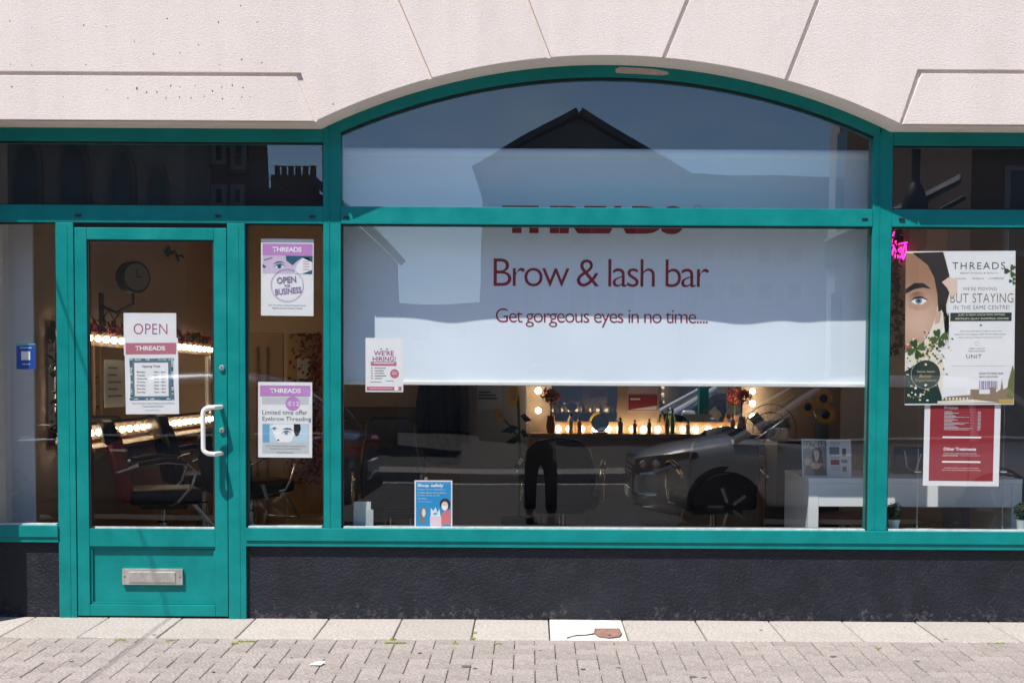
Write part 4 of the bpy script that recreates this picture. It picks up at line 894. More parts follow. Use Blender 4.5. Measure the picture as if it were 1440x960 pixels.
# hanging jackets
def jacket(label, px, w, m, y):
    x = X(px, 590, y); t = thing('hanging_jacket', label, 'jacket', (x, y, .75), group='jackets on hooks')
    b = B(); v = []; f = []; prof = [(.62, .55), (.70, .80), (.95, .86), (1.15, .90), (1.33, 1.0), (1.42, .7), (1.48, .25)]; n = 14
    for z, k in prof:
        for j in range(n):
            a = 2 * math.pi * j / n; rr = 1 + .10 * math.sin(a * 5 + z * 4); v.append((x + w * k * math.cos(a) * rr, y + .07 * k * math.sin(a) * rr, z))
    for i in range(len(prof) - 1):
        for j in range(n): f.append((i * n + j, i * n + (j + 1) % n, (i + 1) * n + (j + 1) % n, (i + 1) * n + j))
    b.add(v, f).build('jacket_body', m, t, smooth=True, angle=180)
    for s in (-1, 1): B().tube([(x + s * w * .9, y, 1.36), (x + s * w * 1.15, y - .02, 1.1), (x + s * w * 1.1, y - .03, .80)], [.05, .05, .042], 8).build('sleeve', m, t, smooth=True)
    B().tube([(x, y + .02, 1.48), (x, y + .02, 1.56), (x, BY1, 1.57)], .006, 6).build('hook', 'metal', t)
    return t
jacket('dark blue jacket hanging on the back wall beside the black one', 616, .11, 'navy_fabric', BY1 - .14); jacket('black jacket hanging on the back wall beside the blue one', 637, .085, 'black_leather', BY1 - .13)
# ---- lit counter with two mirrors on the back wall
CY0 = BY1 - .30; cz_ = Z(610, 900, CY0)
cn = thing('styling_counter', 'timber counter with grey front along the back wall', 'counter', (X(900, 600, CY0), CY0, 0))
cx0, cx1 = X(745, 600, CY0), X(1075, 600, CY0)
B().box(cx0, cx1, CY0, BY1 - .001, cz_ - .035, cz_).build('counter_top', 'wood', cn, bevel=.004); B().box(cx0 + .02, cx1 - .02, CY0 + .06, BY1 - .002, 0, cz_ - .036).build('counter_front', 'grey_panel', cn)
def mirror(label, p0, p1):
    x0, x1 = X(p0, 570, BY1), X(p1, 570, BY1)
    t = thing('vanity_mirror', label, 'mirror', ((x0 + x1) / 2, BY1, cz_ + .09), group='vanity mirrors')
    B().box(x0, x1, BY1 - .02, BY1 - .001, cz_ + .09, 1.75).build('mirror_glass', 'mirror', t); 
    B().box(x0 - .015, x1 + .015, BY1 - .03, BY1 - .002, cz_ + .055, cz_ + .0895).build('mirror_ledge', 'wood', t, bevel=.003)
    return t
mA = mirror('back wall mirror between the sunflowers and the red poster', 776, 868); mB = mirror('back wall mirror between the red poster and the fan', 927, 1042)
rowx = [785, 800, 818, 837, 855, 871, 889, 905, 925, 944, 960, 978, 996, 1014, 1032]
bulbs(mA, [(X(v, 603, BY1 - .06), BY1 - .06, Z(603, 900, BY1 - .06)) for v in rowx[:6]] + [(X(757, 570, BY1 - .07), BY1 - .07, Z(w, 757, BY1 - .07)) for w in (520, 549, 577)], 'Y')
bulbs(mB, [(X(v, 603, BY1 - .06), BY1 - .06, Z(603, 900, BY1 - .06)) for v in rowx[6:]] + [(X(1058, 570, BY1 - .07), BY1 - .07, Z(w, 1058, BY1 - .07)) for w in (532, 550, 567, 585)], 'Y')
rp = thing('wall_poster', 'red and lilac poster on the back wall between two mirrors', 'poster', (X(904, 560, BY1), BY1 - .003, 1.1))
r0, r1 = X(883, 560, BY1), X(925, 560, BY1)
B().box(r0, r1, BY1 - .006, BY1 - .001, Z(579, 904, BY1), 1.62).build('sheet', 'skin_lilac', rp); B().box(r0 + .004, r1 - .004, BY1 - .008, BY1 - .0065, Z(577, 904, BY1), Z(555, 904, BY1)).build('printed_panel', 'crimson', rp)
B().box(r0 + .02, r0 + .10, BY1 - .0095, BY1 - .0085, Z(562, 904, BY1), Z(560, 904, BY1)).build('printed_line', 'white_ink', rp); B().prism([(r0 + .01, Z(576, 904, BY1)), (r1 - .01, Z(570, 904, BY1)), (r1 - .01, Z(576, 904, BY1))], BY1 - .0095, BY1 - .0085).build('printed_shape', 'paper', rp)
# bottles and jars on the counter
def bottle(px, h, r, m, label, cap='dark'):
    x = X(px, 600, CY0 + .1); y = CY0 + .1 + random.uniform(-.03, .05)
    t = thing('bottle', label, 'bottle', (x, y, cz_), group='bottles on the styling counter')
    B().lathe([(r, 0), (r, h * .6), (r * .9, h * .68), (r * .4, h * .76), (r * .4, h * .84)], (0, 0, 0), 10).build('bottle_body', m, t, True, smooth=True); B().lathe([(r * .45, h * .84), (r * .45, h)], (0, 0, 0), 8).build('cap', cap, t, True)
for px, h, r, m, la in [(803, .16, .018, 'bottle_white', 'white bottle at the sunflower end of the lit counter'), (815, .12, .02, 'pink_vinyl', 'pink bottle beside the white one on the lit counter'), (872, .13, .022, 'smoke_grey', 'grey bottle below the poster edge on the lit counter'), (893, .11, .018, 'bottle_amber', 'amber bottle below the red poster, the one nearer the round mirror'), (913, .12, .018, 'bottle_amber', 'amber bottle below the red poster, the one nearer the green bottle'), (938, .17, .02, 'wood', 'tall tan bottle beside the green one on the counter'), (946, .20, .022, 'bottle_green', 'tall green bottle on the lit counter'), (968, .10, .02, 'bottle_white', 'short white bottle past the green bottle'), (1030, .16, .02, 'bottle_amber', 'tall amber bottle under the orange flowers')]: bottle(px, h, r, m, la)
gm = thing('round_mirror', 'round table mirror standing on the lit counter', 'mirror', (X(844, 600, CY0 + .08), CY0 + .08, cz_))
B().lathe([(.068, -.006), (.072, 0), (.068, .006)], (0, 0, .085), 24, 'Y').build('rim', 'gold', gm, True, smooth=True); B().lathe([(.062, -.0075), (.062, -.0063)], (0, 0, .085), 24, 'Y').build('mirror_glass', 'mirror', gm, True); B().box(-.06, .06, -.03, .03, 0, .012).build('stand_foot', 'gold', gm, True, bevel=.003)
# bunches of artificial flowers on the counter
def bunch(label, px, py, m, y):
    c = U(px, py, y); t = thing('flower_bunch', label, 'flowers', (c.x, y, cz_), group='flower bunches on the counter')
    b = B()
    for i in range(150):
        d = Vector([random.gauss(0, 1) for _ in range(3)]).normalized(); leaf(b, c + d * random.uniform(.03, .085), random.uniform(.012, .026), d)
    stuff(b.build('petals', m, t)); B().tube([(c.x, y, cz_ + .1), (c.x, y, c.z)], .008, 6).build('stem', 'stem_green', t); B().lathe([(.03, 0), (.04, .05), (.03, .13), (.035, .14)], (c.x, y, cz_), 14).build('vase', 'bottle_amber', t, smooth=True)
bunch('bunch of dusky red flowers at the sunflower end of the counter', 775, 555, 'red_petal', CY0 + .1); bunch('bunch of orange red flowers at the fan end of the counter', 1043, 556, 'orange_petal', CY0 + .1)
# ---- sunflowers
def sunflower(t, c, r, n, seed='sun_seed'):
    n = Vector(n).normalized(); a = n.orthogonal().normalized(); bb = n.cross(a); c = Vector(c); b = B()
    for ring_, (rr, k) in enumerate(((1.0, 16), (.85, 14))):
        for i in range(k):
            w = 2 * math.pi * (i + ring_ * .5) / k; d = a * math.cos(w) + bb * math.sin(w); s = n.cross(d)
            p0 = c + d * r * .35; b.add([p0 - s * r * .08, p0 + d * r * .35 * rr - s * r * .13 + n * r * .05, p0 + d * r * .68 * rr + n * r * .12, p0 + d * r * .35 * rr + s * r * .13 + n * r * .05, p0 + s * r * .08], [(0, 1, 2, 3, 4)])
    b.build('petals', 'sun_petal', t)
    sd = B().lathe([(.1 * r, -.06 * r), (.40 * r, -.03 * r), (.40 * r, .05 * r), (.15 * r, .10 * r)], (0, 0, 0), 16); q = n.to_track_quat('Z', 'Y').to_matrix(); sd.v = [q @ v + c for v in sd.v]; sd.build('seed_head', seed, t, smooth=True)
ys = 2.7; bx = X(731, 640, ys)
sf = thing('sunflower_plant', 'tall artificial sunflower plant with yellow heads beside the pale panel', 'plant', (bx, ys, 0))
h1, h2 = U(723, 556, ys), U(703, 583, ys)
B().tube([(bx, ys, .1), (bx, ys, .8), (bx - .01, ys, 1.05), (h1.x + .03, ys + .02, h1.z)], .010, 7).build('stem', 'stem_green', sf, smooth=True); B().tube([(bx, ys, .86), (bx - .07, ys, .96), (h2.x, ys, h2.z)], .008, 7).build('stem', 'stem_green', sf, smooth=True)
sunflower(sf, h1, .09, (-.8, -.5, .1), 'gold'); sunflower(sf, h2, .065, (-.7, -.5, -.4), 'gold')
for px, py in ((708, 606), (714, 622), (745, 590), (742, 612)):
    q = U(px, py, ys); d = (q - Vector((bx, ys, q.z + .03))); s = Vector((0, -.4, 1)).normalized() * .035; c0 = Vector((bx, ys, q.z + .03)); B().add([c0, c0 + d * .5 + s, c0 + d * 1.2, c0 + d * .5 - s, c0 + d * .5 + Vector((0, -.012, 0))], [(0, 4, 1), (1, 4, 2), (2, 4, 3), (3, 4, 0)]).build('leaf', 'dark_leaf', sf)
B().lathe([(.09, 0), (.12, .02), (.14, .26), (.13, .28)], (bx, ys, 0), 20).build('pot', 'dark', sf, smooth=True)
# vase of sunflowers on a dark cabinet
yv = 2.0; cab = thing('dark_cabinet', 'black low cabinet under the vase of sunflowers', 'cabinet', (X(1140, 650, yv), yv, 0))
cz2 = Z(621, 1150, yv - .2); B().box(X(1085, 650, yv), X(1190, 650, yv), yv - .2, yv + .25, .08, cz2).build('cabinet_body', 'dark', cab, bevel=.006)
B().box(X(1085, 650, yv) + .03, X(1190, 650, yv) - .03, yv - .17, yv + .22, 0, .08).build('cabinet_plinth', 'dark', cab); B().box(X(1137, 650, yv), X(1138, 650, yv), yv - .206, yv - .2, .12, cz2 - .03).build('door_gap', 'metal', cab)
vs = thing('sunflower_vase', 'glass vase holding three dark centred sunflowers', 'vase', (X(1155, 600, yv), yv, cz2)); vx = X(1155, 600, yv)
B().lathe([(.045, 0), (.05, .01), (.045, .16), (.06, .22), (.055, .22), (.04, .16), (.04, .015)], (vx, yv, cz2), 18).build('vase_body', mat('green_glass', (.25, .30, .26), .1), vs, smooth=True)
for px, py, r in ((1158, 560, .075), (1136, 572, .07), (1161, 583, .075)):
    c = U(px, py, yv - .05); B().tube([(vx, yv, cz2 + .05), (vx, yv, cz2 + .2), c + Vector((0, .03, 0))], .006, 6).build('stem', 'stem_green', vs); sunflower(vs, c, r, (random.uniform(-.3, .3), -1, .1))
# pedestal fan
yf = 2.5; fc = U(1082, 604, yf); fan = thing('pedestal_fan', 'grey pedestal fan standing beside the dark cabinet', 'fan', (fc.x, yf, 0))
for r in (.19, .13, .07): B().tube([(fc.x + r * math.cos(i * math.pi / 16), yf - .04 + .2 * (.19 - r) * -.5, fc.z + r * math.sin(i * math.pi / 16)) for i in range(33)], .0035, 5).build('grille_ring', 'smoke_grey', fan)
for i in range(24): a = i * math.pi / 12; B().tube([(fc.x + .02 * math.cos(a), yf - .06, fc.z + .02 * math.sin(a)), (fc.x + .19 * math.cos(a), yf - .04, fc.z + .19 * math.sin(a))], .0015, 4).build('grille_wire', 'smoke_grey', fan)
for i in range(3): a = i * 2.094 + .4; s = Vector((-math.sin(a), 0, math.cos(a))); d = Vector((math.cos(a), 0, math.sin(a))); c = Vector((fc.x, yf, fc.z)); B().add([c + d * .03 - s * .02, c + d * .15 - s * .05 + Vector((0, -.02, 0)), c + d * .17 + s * .03, c + d * .05 + s * .05 + Vector((0, .02, 0))], [(0, 1, 2, 3)]).build('fan_blade', 'pale_grey', fan)
B().lathe([(.05, .0), (.06, .04), (.05, .14), (.03, .16)], (fc.x, yf, fc.z), 14, 'Y').build('motor', 'smoke_grey', fan, smooth=True); B().tube([(fc.x, yf + .07, fc.z), (fc.x, yf + .07, .5), (fc.x, yf + .07, .05)], [.014, .018, .022], 10).build('pole', 'white_plastic', fan, smooth=True); B().lathe([(.2, 0), (.2, .015), (.05, .05)], (fc.x, yf + .07, 0), 24).build('base', 'smoke_grey', fan, smooth=True)
# ---- white reception desk by the window
yD0, yD1 = .46, 1.17; zd = Z(672, 1180, yD0); X0d, X1d = X(1137, 690, yD0), X(1438, 690, yD0)
dk = thing('reception_desk', 'white reception desk standing just inside the window', 'desk', (X0d, yD0, 0))
B().box(X0d, X1d, yD0, yD1, zd - .03, zd).build('desk_top', 'white_laminate', dk, bevel=.003); B().box(X0d + .002, X0d + .06, yD0 + .002, yD1 - .002, 0, zd - .0305).build('side_panel', 'white_laminate', dk, bevel=.002)
B().box(X1d - .06, X1d - .002, yD0 + .002, yD1 - .002, 0, zd - .0305).build('side_panel', 'white_laminate', dk, bevel=.002); B().box(X0d + .061, X1d - .061, yD0 + .004, yD0 + .024, Z(712, 1180, yD0), zd - .0305).build('modesty_panel', 'white_laminate', dk, bevel=.002)
st = thing('round_stool', 'round stool with pinkish seat behind the white desk', 'stool', (X(1190, 725, 1.0), 1.0, 0)); zz = Z(722, 1190, 1.0)
B().lathe([(.10, zz - .06), (.175, zz - .05), (.18, zz - .02), (.16, zz), (.05, zz + .006)], (0, 0, 0), 26).build('stool_seat', 'pink_vinyl', st, True, smooth=True); B().lathe([(.03, .03), (.03, zz - .06)], (0, 0, 0), 12).build('stool_column', 'chrome', st, True); B().lathe([(.22, 0), (.22, .012), (.04, .03)], (0, 0, 0), 24).build('stool_base', 'chrome', st, True)
# magazine page in an acrylic stand
a0, a1 = X(1129, 645, .56), X(1198, 645, .56); m0, m1 = zd, Z(618, 1160, .56)
mg = thing('display_stand', 'acrylic stand holding a magazine cover and page on the white desk', 'stand', ((a0 + a1) / 2, .56, zd))
def tilt(b): b.v = [Vector((p.x, p.y + (p.z - zd) * .18, p.z)) for p in b.v]; return b
tilt(B().box(a0, a1, .56, .5615, m0 + .001, m1)).build('page', 'paper', mg); tilt(B().box(a0 - .004, a1 + .004, .553, .555, m0 + .001, m1 + .005)).build('acrylic_front', 'acrylic', mg); B().box(a0 - .004, a1 + .004, .553, .66, m0 + .0002, m0 + .002).build('acrylic_foot', 'acrylic', mg)
cwm = a0 + (a1 - a0) * .5; hh = m1 - m0
tilt(B().box(a0 + .004, cwm, .5588, .5595, m0 + .006, m1 - .004)).build('cover_photo', 'taupe', mg)
o = lettering('BAZAAR', a0 + .01, m1 - hh * .24, cwm - .006, m1 - hh * .06, .5575, 'cream', mg, bold=-.01)
for v in o.data.vertices: v.co.y += (v.co.z + LOC[mg].z - zd) * .18
def mp_(pts, m, nm, d): tilt(B().prism([(a0 + (cwm - a0) * u, m1 - hh * w) for u, w in pts], .5588 - d, .5592 - d)).build(nm, m, mg)
mp_([(.05, .97), (.15, .72), (.35, .66), (.75, .66), (.95, .80), (.97, .97)], 'hair', 'printed_dress', .001); mp_([(.30, .68), (.45, .60), (.70, .60), (.80, .70), (.60, .80), (.42, .78)], 'skin', 'printed_shoulders', .0018)
mp_([(.42, .30), (.50, .22), (.68, .22), (.80, .32), (.86, .62), (.72, .64), (.44, .60), (.38, .45)], 'hair', 'printed_hair', .0024); mp_([(.47, .35), (.54, .28), (.65, .29), (.70, .38), (.68, .50), (.60, .60), (.52, .57)], 'skin_light', 'printed_face', .0030); mp_([(.05, .55), (.22, .48), (.36, .56), (.28, .70), (.10, .68)], 'skin', 'printed_hand', .003)
for u0, w0, u1, w1, m in ((.56, .20, .76, .40, 'steel'), (.82, .24, .90, .44, 'ink'), (.58, .54, .76, .68, 'crimson'), (.80, .54, .92, .62, 'steel'), (.82, .72, .90, .86, 'stone')): tilt(B().box(a0 + (a1 - a0) * u0, a0 + (a1 - a0) * u1, .5588, .5595, m1 - hh * w1, m1 - hh * w0)).build('printed_product', m, mg)
for w in (.08, .13, .48, .74, .80): tilt(B().box(a0 + (a1 - a0) * .58, a0 + (a1 - a0) * .78, .5588, .5595, m1 - hh * (w + .012), m1 - hh * w)).build('printed_line', 'taupe', mg)
# handbag and potted plants, display cables
hb = thing('handbag', 'black handbag standing on the white desk', 'bag', (X(1275, 650, .9), .9, zd)); h0, h1_ = X(1254, 650, .9), X(1300, 650, .9)
hz = Z(628, 1275, .9); q = B().box(h0, h1_, .84, .96, zd, hz); q.v = [Vector((p.x + (h0 + .04 - p.x) * .12 * (p.z > zd + .01) if p.x < h0 + .02 else p.x, p.y + (.9 - p.y) * .5 * (p.z > zd + .01), p.z)) for p in q.v]; q.build('bag_body', 'black_leather', hb, bevel=.012, seg=3, smooth=True)
B().tube([(h0 + .06, .84, hz - .02), (h0 + .07, .82, hz - .12), (h0 + .12, .82, hz - .15), (h0 + .16, .84, hz - .04)], .005, 6).build('bag_strap', 'metal', hb)
def potted(label, px, y):
    x = X(px, 725, y); zb_ = Z(744, px, y); t = thing('potted_plant', label, 'plant', (x, y, zb_), group='small plants on the window ledge')
    B().lathe([(.024, 0), (.032, .05), (.034, .055), (.028, .052)], (0, 0, 0), 16).build('pot', 'pot_white', t, True, smooth=True); b = B()
    for i in range(420):
        d = Vector((random.gauss(0, 1), random.gauss(0, 1), random.gauss(.2, 1))).normalized(); leaf(b, Vector((0, 0, .098)) + Vector((d.x * .045, d.y * .045, d.z * .052)) * random.uniform(.5, 1.1), random.uniform(.006, .011), d)
    stuff(b.build('foliage', 'dark_leaf', t, True)); B().tube([(0, 0, .03), (0, 0, .10)], .004, 6).build('stem', 'stem_green', t, True)
led = B().box(xp[3], XW1, .112, .20, zs0 + .03, zs1 - .004).build('window_ledge', 'smoke_grey', shop, bevel=.003)
potted('small box plant in a white pot beside the post on the ledge', 1257, .15); potted('small box plant in a white pot at the far end of the ledge', 1437, .15)
for px, nm in ((1291, 'thin steel display cable along the price list near the handbag'), (1411, 'thin steel display cable along the far edge of the price list')):
    x = X(px, 650, .15); t = thing('display_cable', nm, 'cable', (x, .15, zs1 - .004), group='display cables')
    B().tube([(x, .15, zs1), (x, .15, 2.2)], .0012, 5).build('wire', 'cable', t); B().lathe([(.006, 0), (.006, .02)], (x, .15, zs1 - .004), 8).build('anchor', 'chrome', t)
    B().tube([(x - .018, .15, Z(663, px, .15)), (x + .018, .15, Z(663, px, .15))], .006, 8).build('grip', 'chrome', t)
# price tag holder on the sill, near the mullion
th = thing('tag_holder', 'small clear plastic card holder standing on the sill beside the mullion', 'holder', (X(510, 725, .15), .15, zs1)); t0, t1 = X(497, 725, .15), X(525, 725, .15)
B().box(t0, t1, .149, .152, zs1 - .004, Z(716, 510, .15)).build('card', mat('frosted', (.45, .50, .52), .4), th, bevel=.001); B().box(t0 + .002, t1 - .014, .1525, .155, zs1 - .004, Z(705, 510, .15)).build('clear_back', 'pale_grey', th, bevel=.001); B().lathe([(.012, .147), (.012, .1565)], (X(509, 712, .15), 0, Z(711, 510, .15)), 14, 'Y').build('hook_hole', 'metal', th)
# grey partition behind the right hand window with neon script and dried garland
gp = thing('neon_partition', 'grey partition behind the large moving notice', 'partition', (X(1380, 500, 1.6), 1.6, 0))
B().box(X(1330, 500, 1.6), RX - .002, 1.6, 1.66, 0, 3.2).build('panel', 'grey_wall', gp)
gb = thing('back_partition', 'brown partition behind the pink neon script', 'partition', (X(1260, 500, 1.62), 1.62, 0)); B().box(X(1185, 500, 1.62), X(1330, 500, 1.6) - .002, 1.60, 1.66, 0, 3.2).build('panel', 'tan_wall', gb)
ne = thing('neon_sign', 'pink neon handwriting partly hidden by the teal post', 'sign', (X(1250, 345, 1.55), 1.57, 1.9))
yn = 1.56; strokes = []
def S(pts): strokes.append(pts)
# l a s h e s, drawn in the picture's slant
S([(1196, 362), (1204, 340), (1208, 326), (1204, 326), (1198, 345), (1199, 361), (1204, 362)]); S([(1216, 350), (1210, 351), (1207, 360), (1212, 362), (1217, 351), (1216, 362), (1221, 361)]); S([(1224, 361), (1230, 350), (1231, 356), (1229, 362), (1224, 362)])
S([(1250, 366), (1258, 345), (1262, 327), (1259, 324), (1255, 335), (1251, 365), (1257, 351), (1260, 350), (1259, 362), (1263, 362)]); S([(1263, 358), (1268, 352), (1267, 348), (1263, 353), (1263, 361), (1268, 360)]); S([(1268, 360), (1273, 343), (1274, 352), (1271, 363), (1267, 364), (1276, 354)]); S([(1252, 346), (1261, 344), (1268, 342), (1276, 341)])
for pts in strokes:
    cu = []; P3 = [U(a, c, yn) for a, c in pts]
    for i in range(len(P3) - 1):
        p0, p1, p2, p3 = P3[max(i - 1, 0)], P3[i], P3[i + 1], P3[min(i + 2, len(P3) - 1)]
        for k in range(5): t = k / 5; cu.append(.5 * ((2 * p1) + (p2 - p0) * t + (2 * p0 - 5 * p1 + 4 * p2 - p3) * t * t + (3 * p1 - p0 - 3 * p2 + p3) * t ** 3))
    cu.append(P3[-1]); B().tube(cu, .0042, 6).build('neon_tube', 'neon', ne, smooth=True)
B().box(X(1192, 345, yn), X(1280, 345, yn), 1.585, 1.598, Z(368, 1235, 1.58), Z(320, 1235, 1.58)).build('backing', 'acrylic', ne)
garland('dried_garland', 'brown dried leaf garland hanging below the pink neon', [U(1264, 320, 1.56), U(1258, 400, 1.56), U(1266, 480, 1.56), U(1258, 500, 1.56)], 'dried_leaf', .03, 130, .05, bias=(0, -1, .2))
# ================================================================ ACROSS THE STREET (seen mirrored in the glass)
def RP(px, py, Yd):
    """real position of something whose mirror image shows at the pixel, standing Yd metres in front of the glass"""
    q = U(px, py, Yd); return Vector((q.x, -Yd, q.z))
dm('slate_render', (.20, .205, .215), .85, vary=.15, vscale=1.2); dm('slate_roof', (.07, .075, .085), .7, vary=.2, vscale=6); dm('dark_brick', (.13, .075, .055), .9, vary=.3, vscale=14); dm('old_stone', (.24, .205, .175), .9, vary=.25, vscale=2.5, bump=.01, bscale=9); dm('far_glass', (.02, .024, .03), .08); dm('pale_cladding', (.58, .58, .60), .7, vary=.06, vscale=2); dm('dark_fascia', (.03, .03, .033), .5); dm('window_white', (.25, .25, .25), .6)
GZ = -.15
def building(name, label, outline_px, Yd, depth, m, roof=None, wins=(), extra=None, cat='building'):
    pts = [RP(a, c, Yd) for a, c in outline_px]; poly = [(p.x, p.z) for p in pts]
    poly = [(poly[0][0], GZ)] + poly + [(poly[-1][0], GZ)]
    t = thing(name, label, cat, ((poly[0][0] + poly[-1][0]) / 2, -Yd, GZ))
    w = B().prism(poly, -Yd - depth, -Yd).build('wall', m, t)
    for a0, c0, a1, c1 in wins:
        p, q = RP(a0, c0, Yd), RP(a1, c1, Yd); x0, x1 = sorted((p.x, q.x)); z0, z1 = sorted((p.z, q.z))
        o = ring(x0 - .06, x1 + .06, z0 - .06, z1 + .06, .09, -Yd + .002, -Yd + .07).build('window', 'window_white', t)
        B().box(x0 + .031, x1 - .031, -Yd + .004, -Yd + .03, z0 + .031, z1 - .031).build('pane', 'far_glass', o)
        B().box(x0 - .1, x1 + .1, -Yd + .002, -Yd + .12, z0 - .13, z0 - .0605).build('sill', m, o)
    if roof:
        for i in range(len(roof) - 1):
            (ax_, az_), (bx_, bz_) = [(RP(a, c, Yd).x, RP(a, c, Yd).z) for a, c in (roof[i], roof[i + 1])]
            d = Vector((bx_ - ax_, 0, bz_ - az_)).normalized(); nrm = Vector((-d.z, 0, d.x)); nrm = nrm if nrm.z > 0 else -nrm
            A, C = Vector((ax_, 0, az_)), Vector((bx_, 0, bz_)); e = .16
            B().prism([(A.x, A.z + .004), (C.x, C.z + .004), (C.x + nrm.x * e, C.z + nrm.z * e), (A.x + nrm.x * e, A.z + nrm.z * e)], -Yd - depth - .2, -Yd + .35).build('roof_slope', 'slate_roof', t)
    return t, poly
gwins = [(735, 300, 765, 345), (800, 300, 830, 345), (865, 300, 895, 345), (735, 390, 765, 440), (800, 390, 830, 440), (865, 390, 895, 440)]
gab, _ = building('gabled_building', 'grey gabled building mirrored in the arched window', [(676, 240), (815, 163), (958, 252)], 26, 12, 'slate_render', [(668, 244), (815, 160), (966, 256)], gwins)
par, _ = building('flat_roofed_building', 'flat roofed grey building mirrored beside the gabled one', [(961, 254), (1165, 246)], 27, 10, 'slate_render', None, [(a, c, a + 22, c + 26) for a in (985, 1025, 1065, 1105) for c in (285, 345, 400)])
p, q = RP(957, 254, 27), RP(1165, 246, 27)
B().box(p.x, q.x, -27.3, -26.85, p.z + .01, p.z + .16).build('coping', 'slate_roof', par)
low, _ = building('low_building', 'low building mirrored below the sky gap beside the gable', [(540, 425), (690, 425)], 30, 8, 'slate_render', None, [(575, 450, 605, 480), (630, 450, 660, 480)])
brk, _ = building('brick_building', 'dark brick building with chimney mirrored in the pane above the door', [(262, 150), (345, 120), (349, 262), (440, 262), (545, 355)], 20, 2, 'dark_brick', [(440, 258), (549, 358)], [(300, 195, 312, 228), (326, 195, 340, 235), (300, 262, 312, 286), (326, 262, 338, 286), (385, 340, 420, 400), (450, 350, 480, 405)])
p, q = RP(377, 262, 20), RP(440, 243, 20)
ch = B().box(p.x, q.x, -20.9, -20.1, p.z - .3, q.z).build('chimney', 'dark_brick', brk)
for i in range(6):
    x = p.x + (q.x - p.x) * (i + .5) / 6; B().lathe([(.07, 0), (.06, .22), (.08, .24)], (x, -20.5, q.z - .001), 10).build('chimney_pot', 'dark_brick', ch)
chu, cpoly = building('stone_church', 'old stone church with lancet windows mirrored in the dark pane above the door', [(-170, 60), (60, 30), (258, 90)], 18, 2, 'old_stone', [(-180, 62), (60, 20), (262, 86)])
for cx_, w, top, bot in ((107, 22, 192, 330), (173, 18, 205, 330), (223, 15, 224, 330), (40, 22, 188, 330)):
    a = RP(cx_ - w, bot, 18); c = RP(cx_ + w, bot, 18); tp_ = RP(cx_, top, 18); h = tp_.z - a.z; xm = (a.x + c.x) / 2; hw = (c.x - a.x) / 2
    lan = lambda k: [(xm - hw * k, a.z)] + [(xm - hw * k + (hw * k) * (1 - math.cos(i * math.pi / 12)), a.z + h * .62 + h * .38 * k * math.sin(i * math.pi / 12)) for i in range(7)] + [(xm + hw * k - (hw * k) * (1 - math.cos(i * math.pi / 12)), a.z + h * .62 + h * .38 * k * math.sin(i * math.pi / 12)) for i in range(5, -1, -1)] + [(xm + hw * k, a.z)]
    o = B().prism(lan(1.0), -18 + .002, -18 + .09).build('window', mat('church_surround', (.15, .13, .115), .9) if 'church_surround' not in bpy.data.materials else bpy.data.materials['church_surround'], chu); B().prism(lan(.76), -17.9, -17.88).build('pane', 'far_glass', o)
# corner building running towards the shop, with fascia
cor = thing('corner_building', 'pale clad corner building with dark fascia mirrored above the notices', 'building', (8.2, -18, GZ))
A, Bp = Vector((RP(1165, 300, 25).x, -25)), Vector((RP(1362, 300, 15).x, -15))
def slab(name, m, f0, f1, z0, z1, out, t=.2):
    d = (Bp - A); n = Vector((d.y, -d.x)).normalized(); n = n if n.x < 0 else -n
    a, c = A + d * f0 + n * out, A + d * f1 + n * out; e = -n * t
    return B().add([(a.x, a.y, z0), (c.x, c.y, z0), (c.x + e.x, c.y + e.y, z0), (a.x + e.x, a.y + e.y, z0), (a.x, a.y, z1), (c.x, c.y, z1), (c.x + e.x, c.y + e.y, z1), (a.x + e.x, a.y + e.y, z1)], [(0, 3, 2, 1), (4, 5, 6, 7), (0, 1, 5, 4), (1, 2, 6, 5), (2, 3, 7, 6), (3, 0, 4, 7)]).build(name, m, cor)
slab('wall', 'pale_cladding', 0, 1, GZ, 9.5, 0, 6.0); slab('fascia', 'dark_fascia', .0, 1.0, 4.1, 4.75, .08, .07); slab('fascia', 'pale_cladding', .0, 1.0, 4.76, 4.84, .12, .11)
for i in range(5): slab('window', 'far_glass', .08 + i * .19, .17 + i * .19, 5.4, 7.2, .03, .02); slab('shop_window', 'far_glass', .06 + i * .19, .19 + i * .19, .4, 3.4, .03, .02)
dkb = thing('dark_building', 'dark building beyond the corner mirrored at the picture edge', 'building', (14, -18, GZ)); x0 = RP(1368, 300, 14.5).x
B().box(x0, x0 + 9, -24, -14.5, GZ, 8.5).build('wall', 'dark_brick', dkb)
for i in range(4): 
    for z in (3.4, 5.8): o = ring(x0 + .5 + i * 1.9, x0 + 1.6 + i * 1.9, z, z + 1.5, .08, -14.5 + .002, -14.44).build('window', 'window_white', dkb); B().box(x0 + .58 + i * 1.9, x0 + 1.52 + i * 1.9, -14.495, -14.47, z + .08, z + 1.42).build('pane', 'far_glass', o)
# black lantern post standing in the street by the corner
lp = RP(1290, 230, 11); lamp = thing('street_lamp', 'black street lamp mirrored in the dark pane above the notices', 'street lamp', (lp.x, -11, ROAD_Z))
B().lathe([(.16, 0), (.16, .4), (.09, .6), (.07, 2.6), (.06, 5.2)], (lp.x, -11, ROAD_Z), 14).build('post', 'dark_fascia', lamp, smooth=True); B().lathe([(.10, 0), (.17, .1), (.19, .75), (.10, .95), (.02, 1.05)], (lp.x, -11, 3.1), 14).build('lantern', 'dark_fascia', lamp, smooth=True); B().tube([(lp.x, -11, 3.5), (lp.x + .7, -11.0, 3.9)], .035, 8).build('arm', 'dark_fascia', lamp)
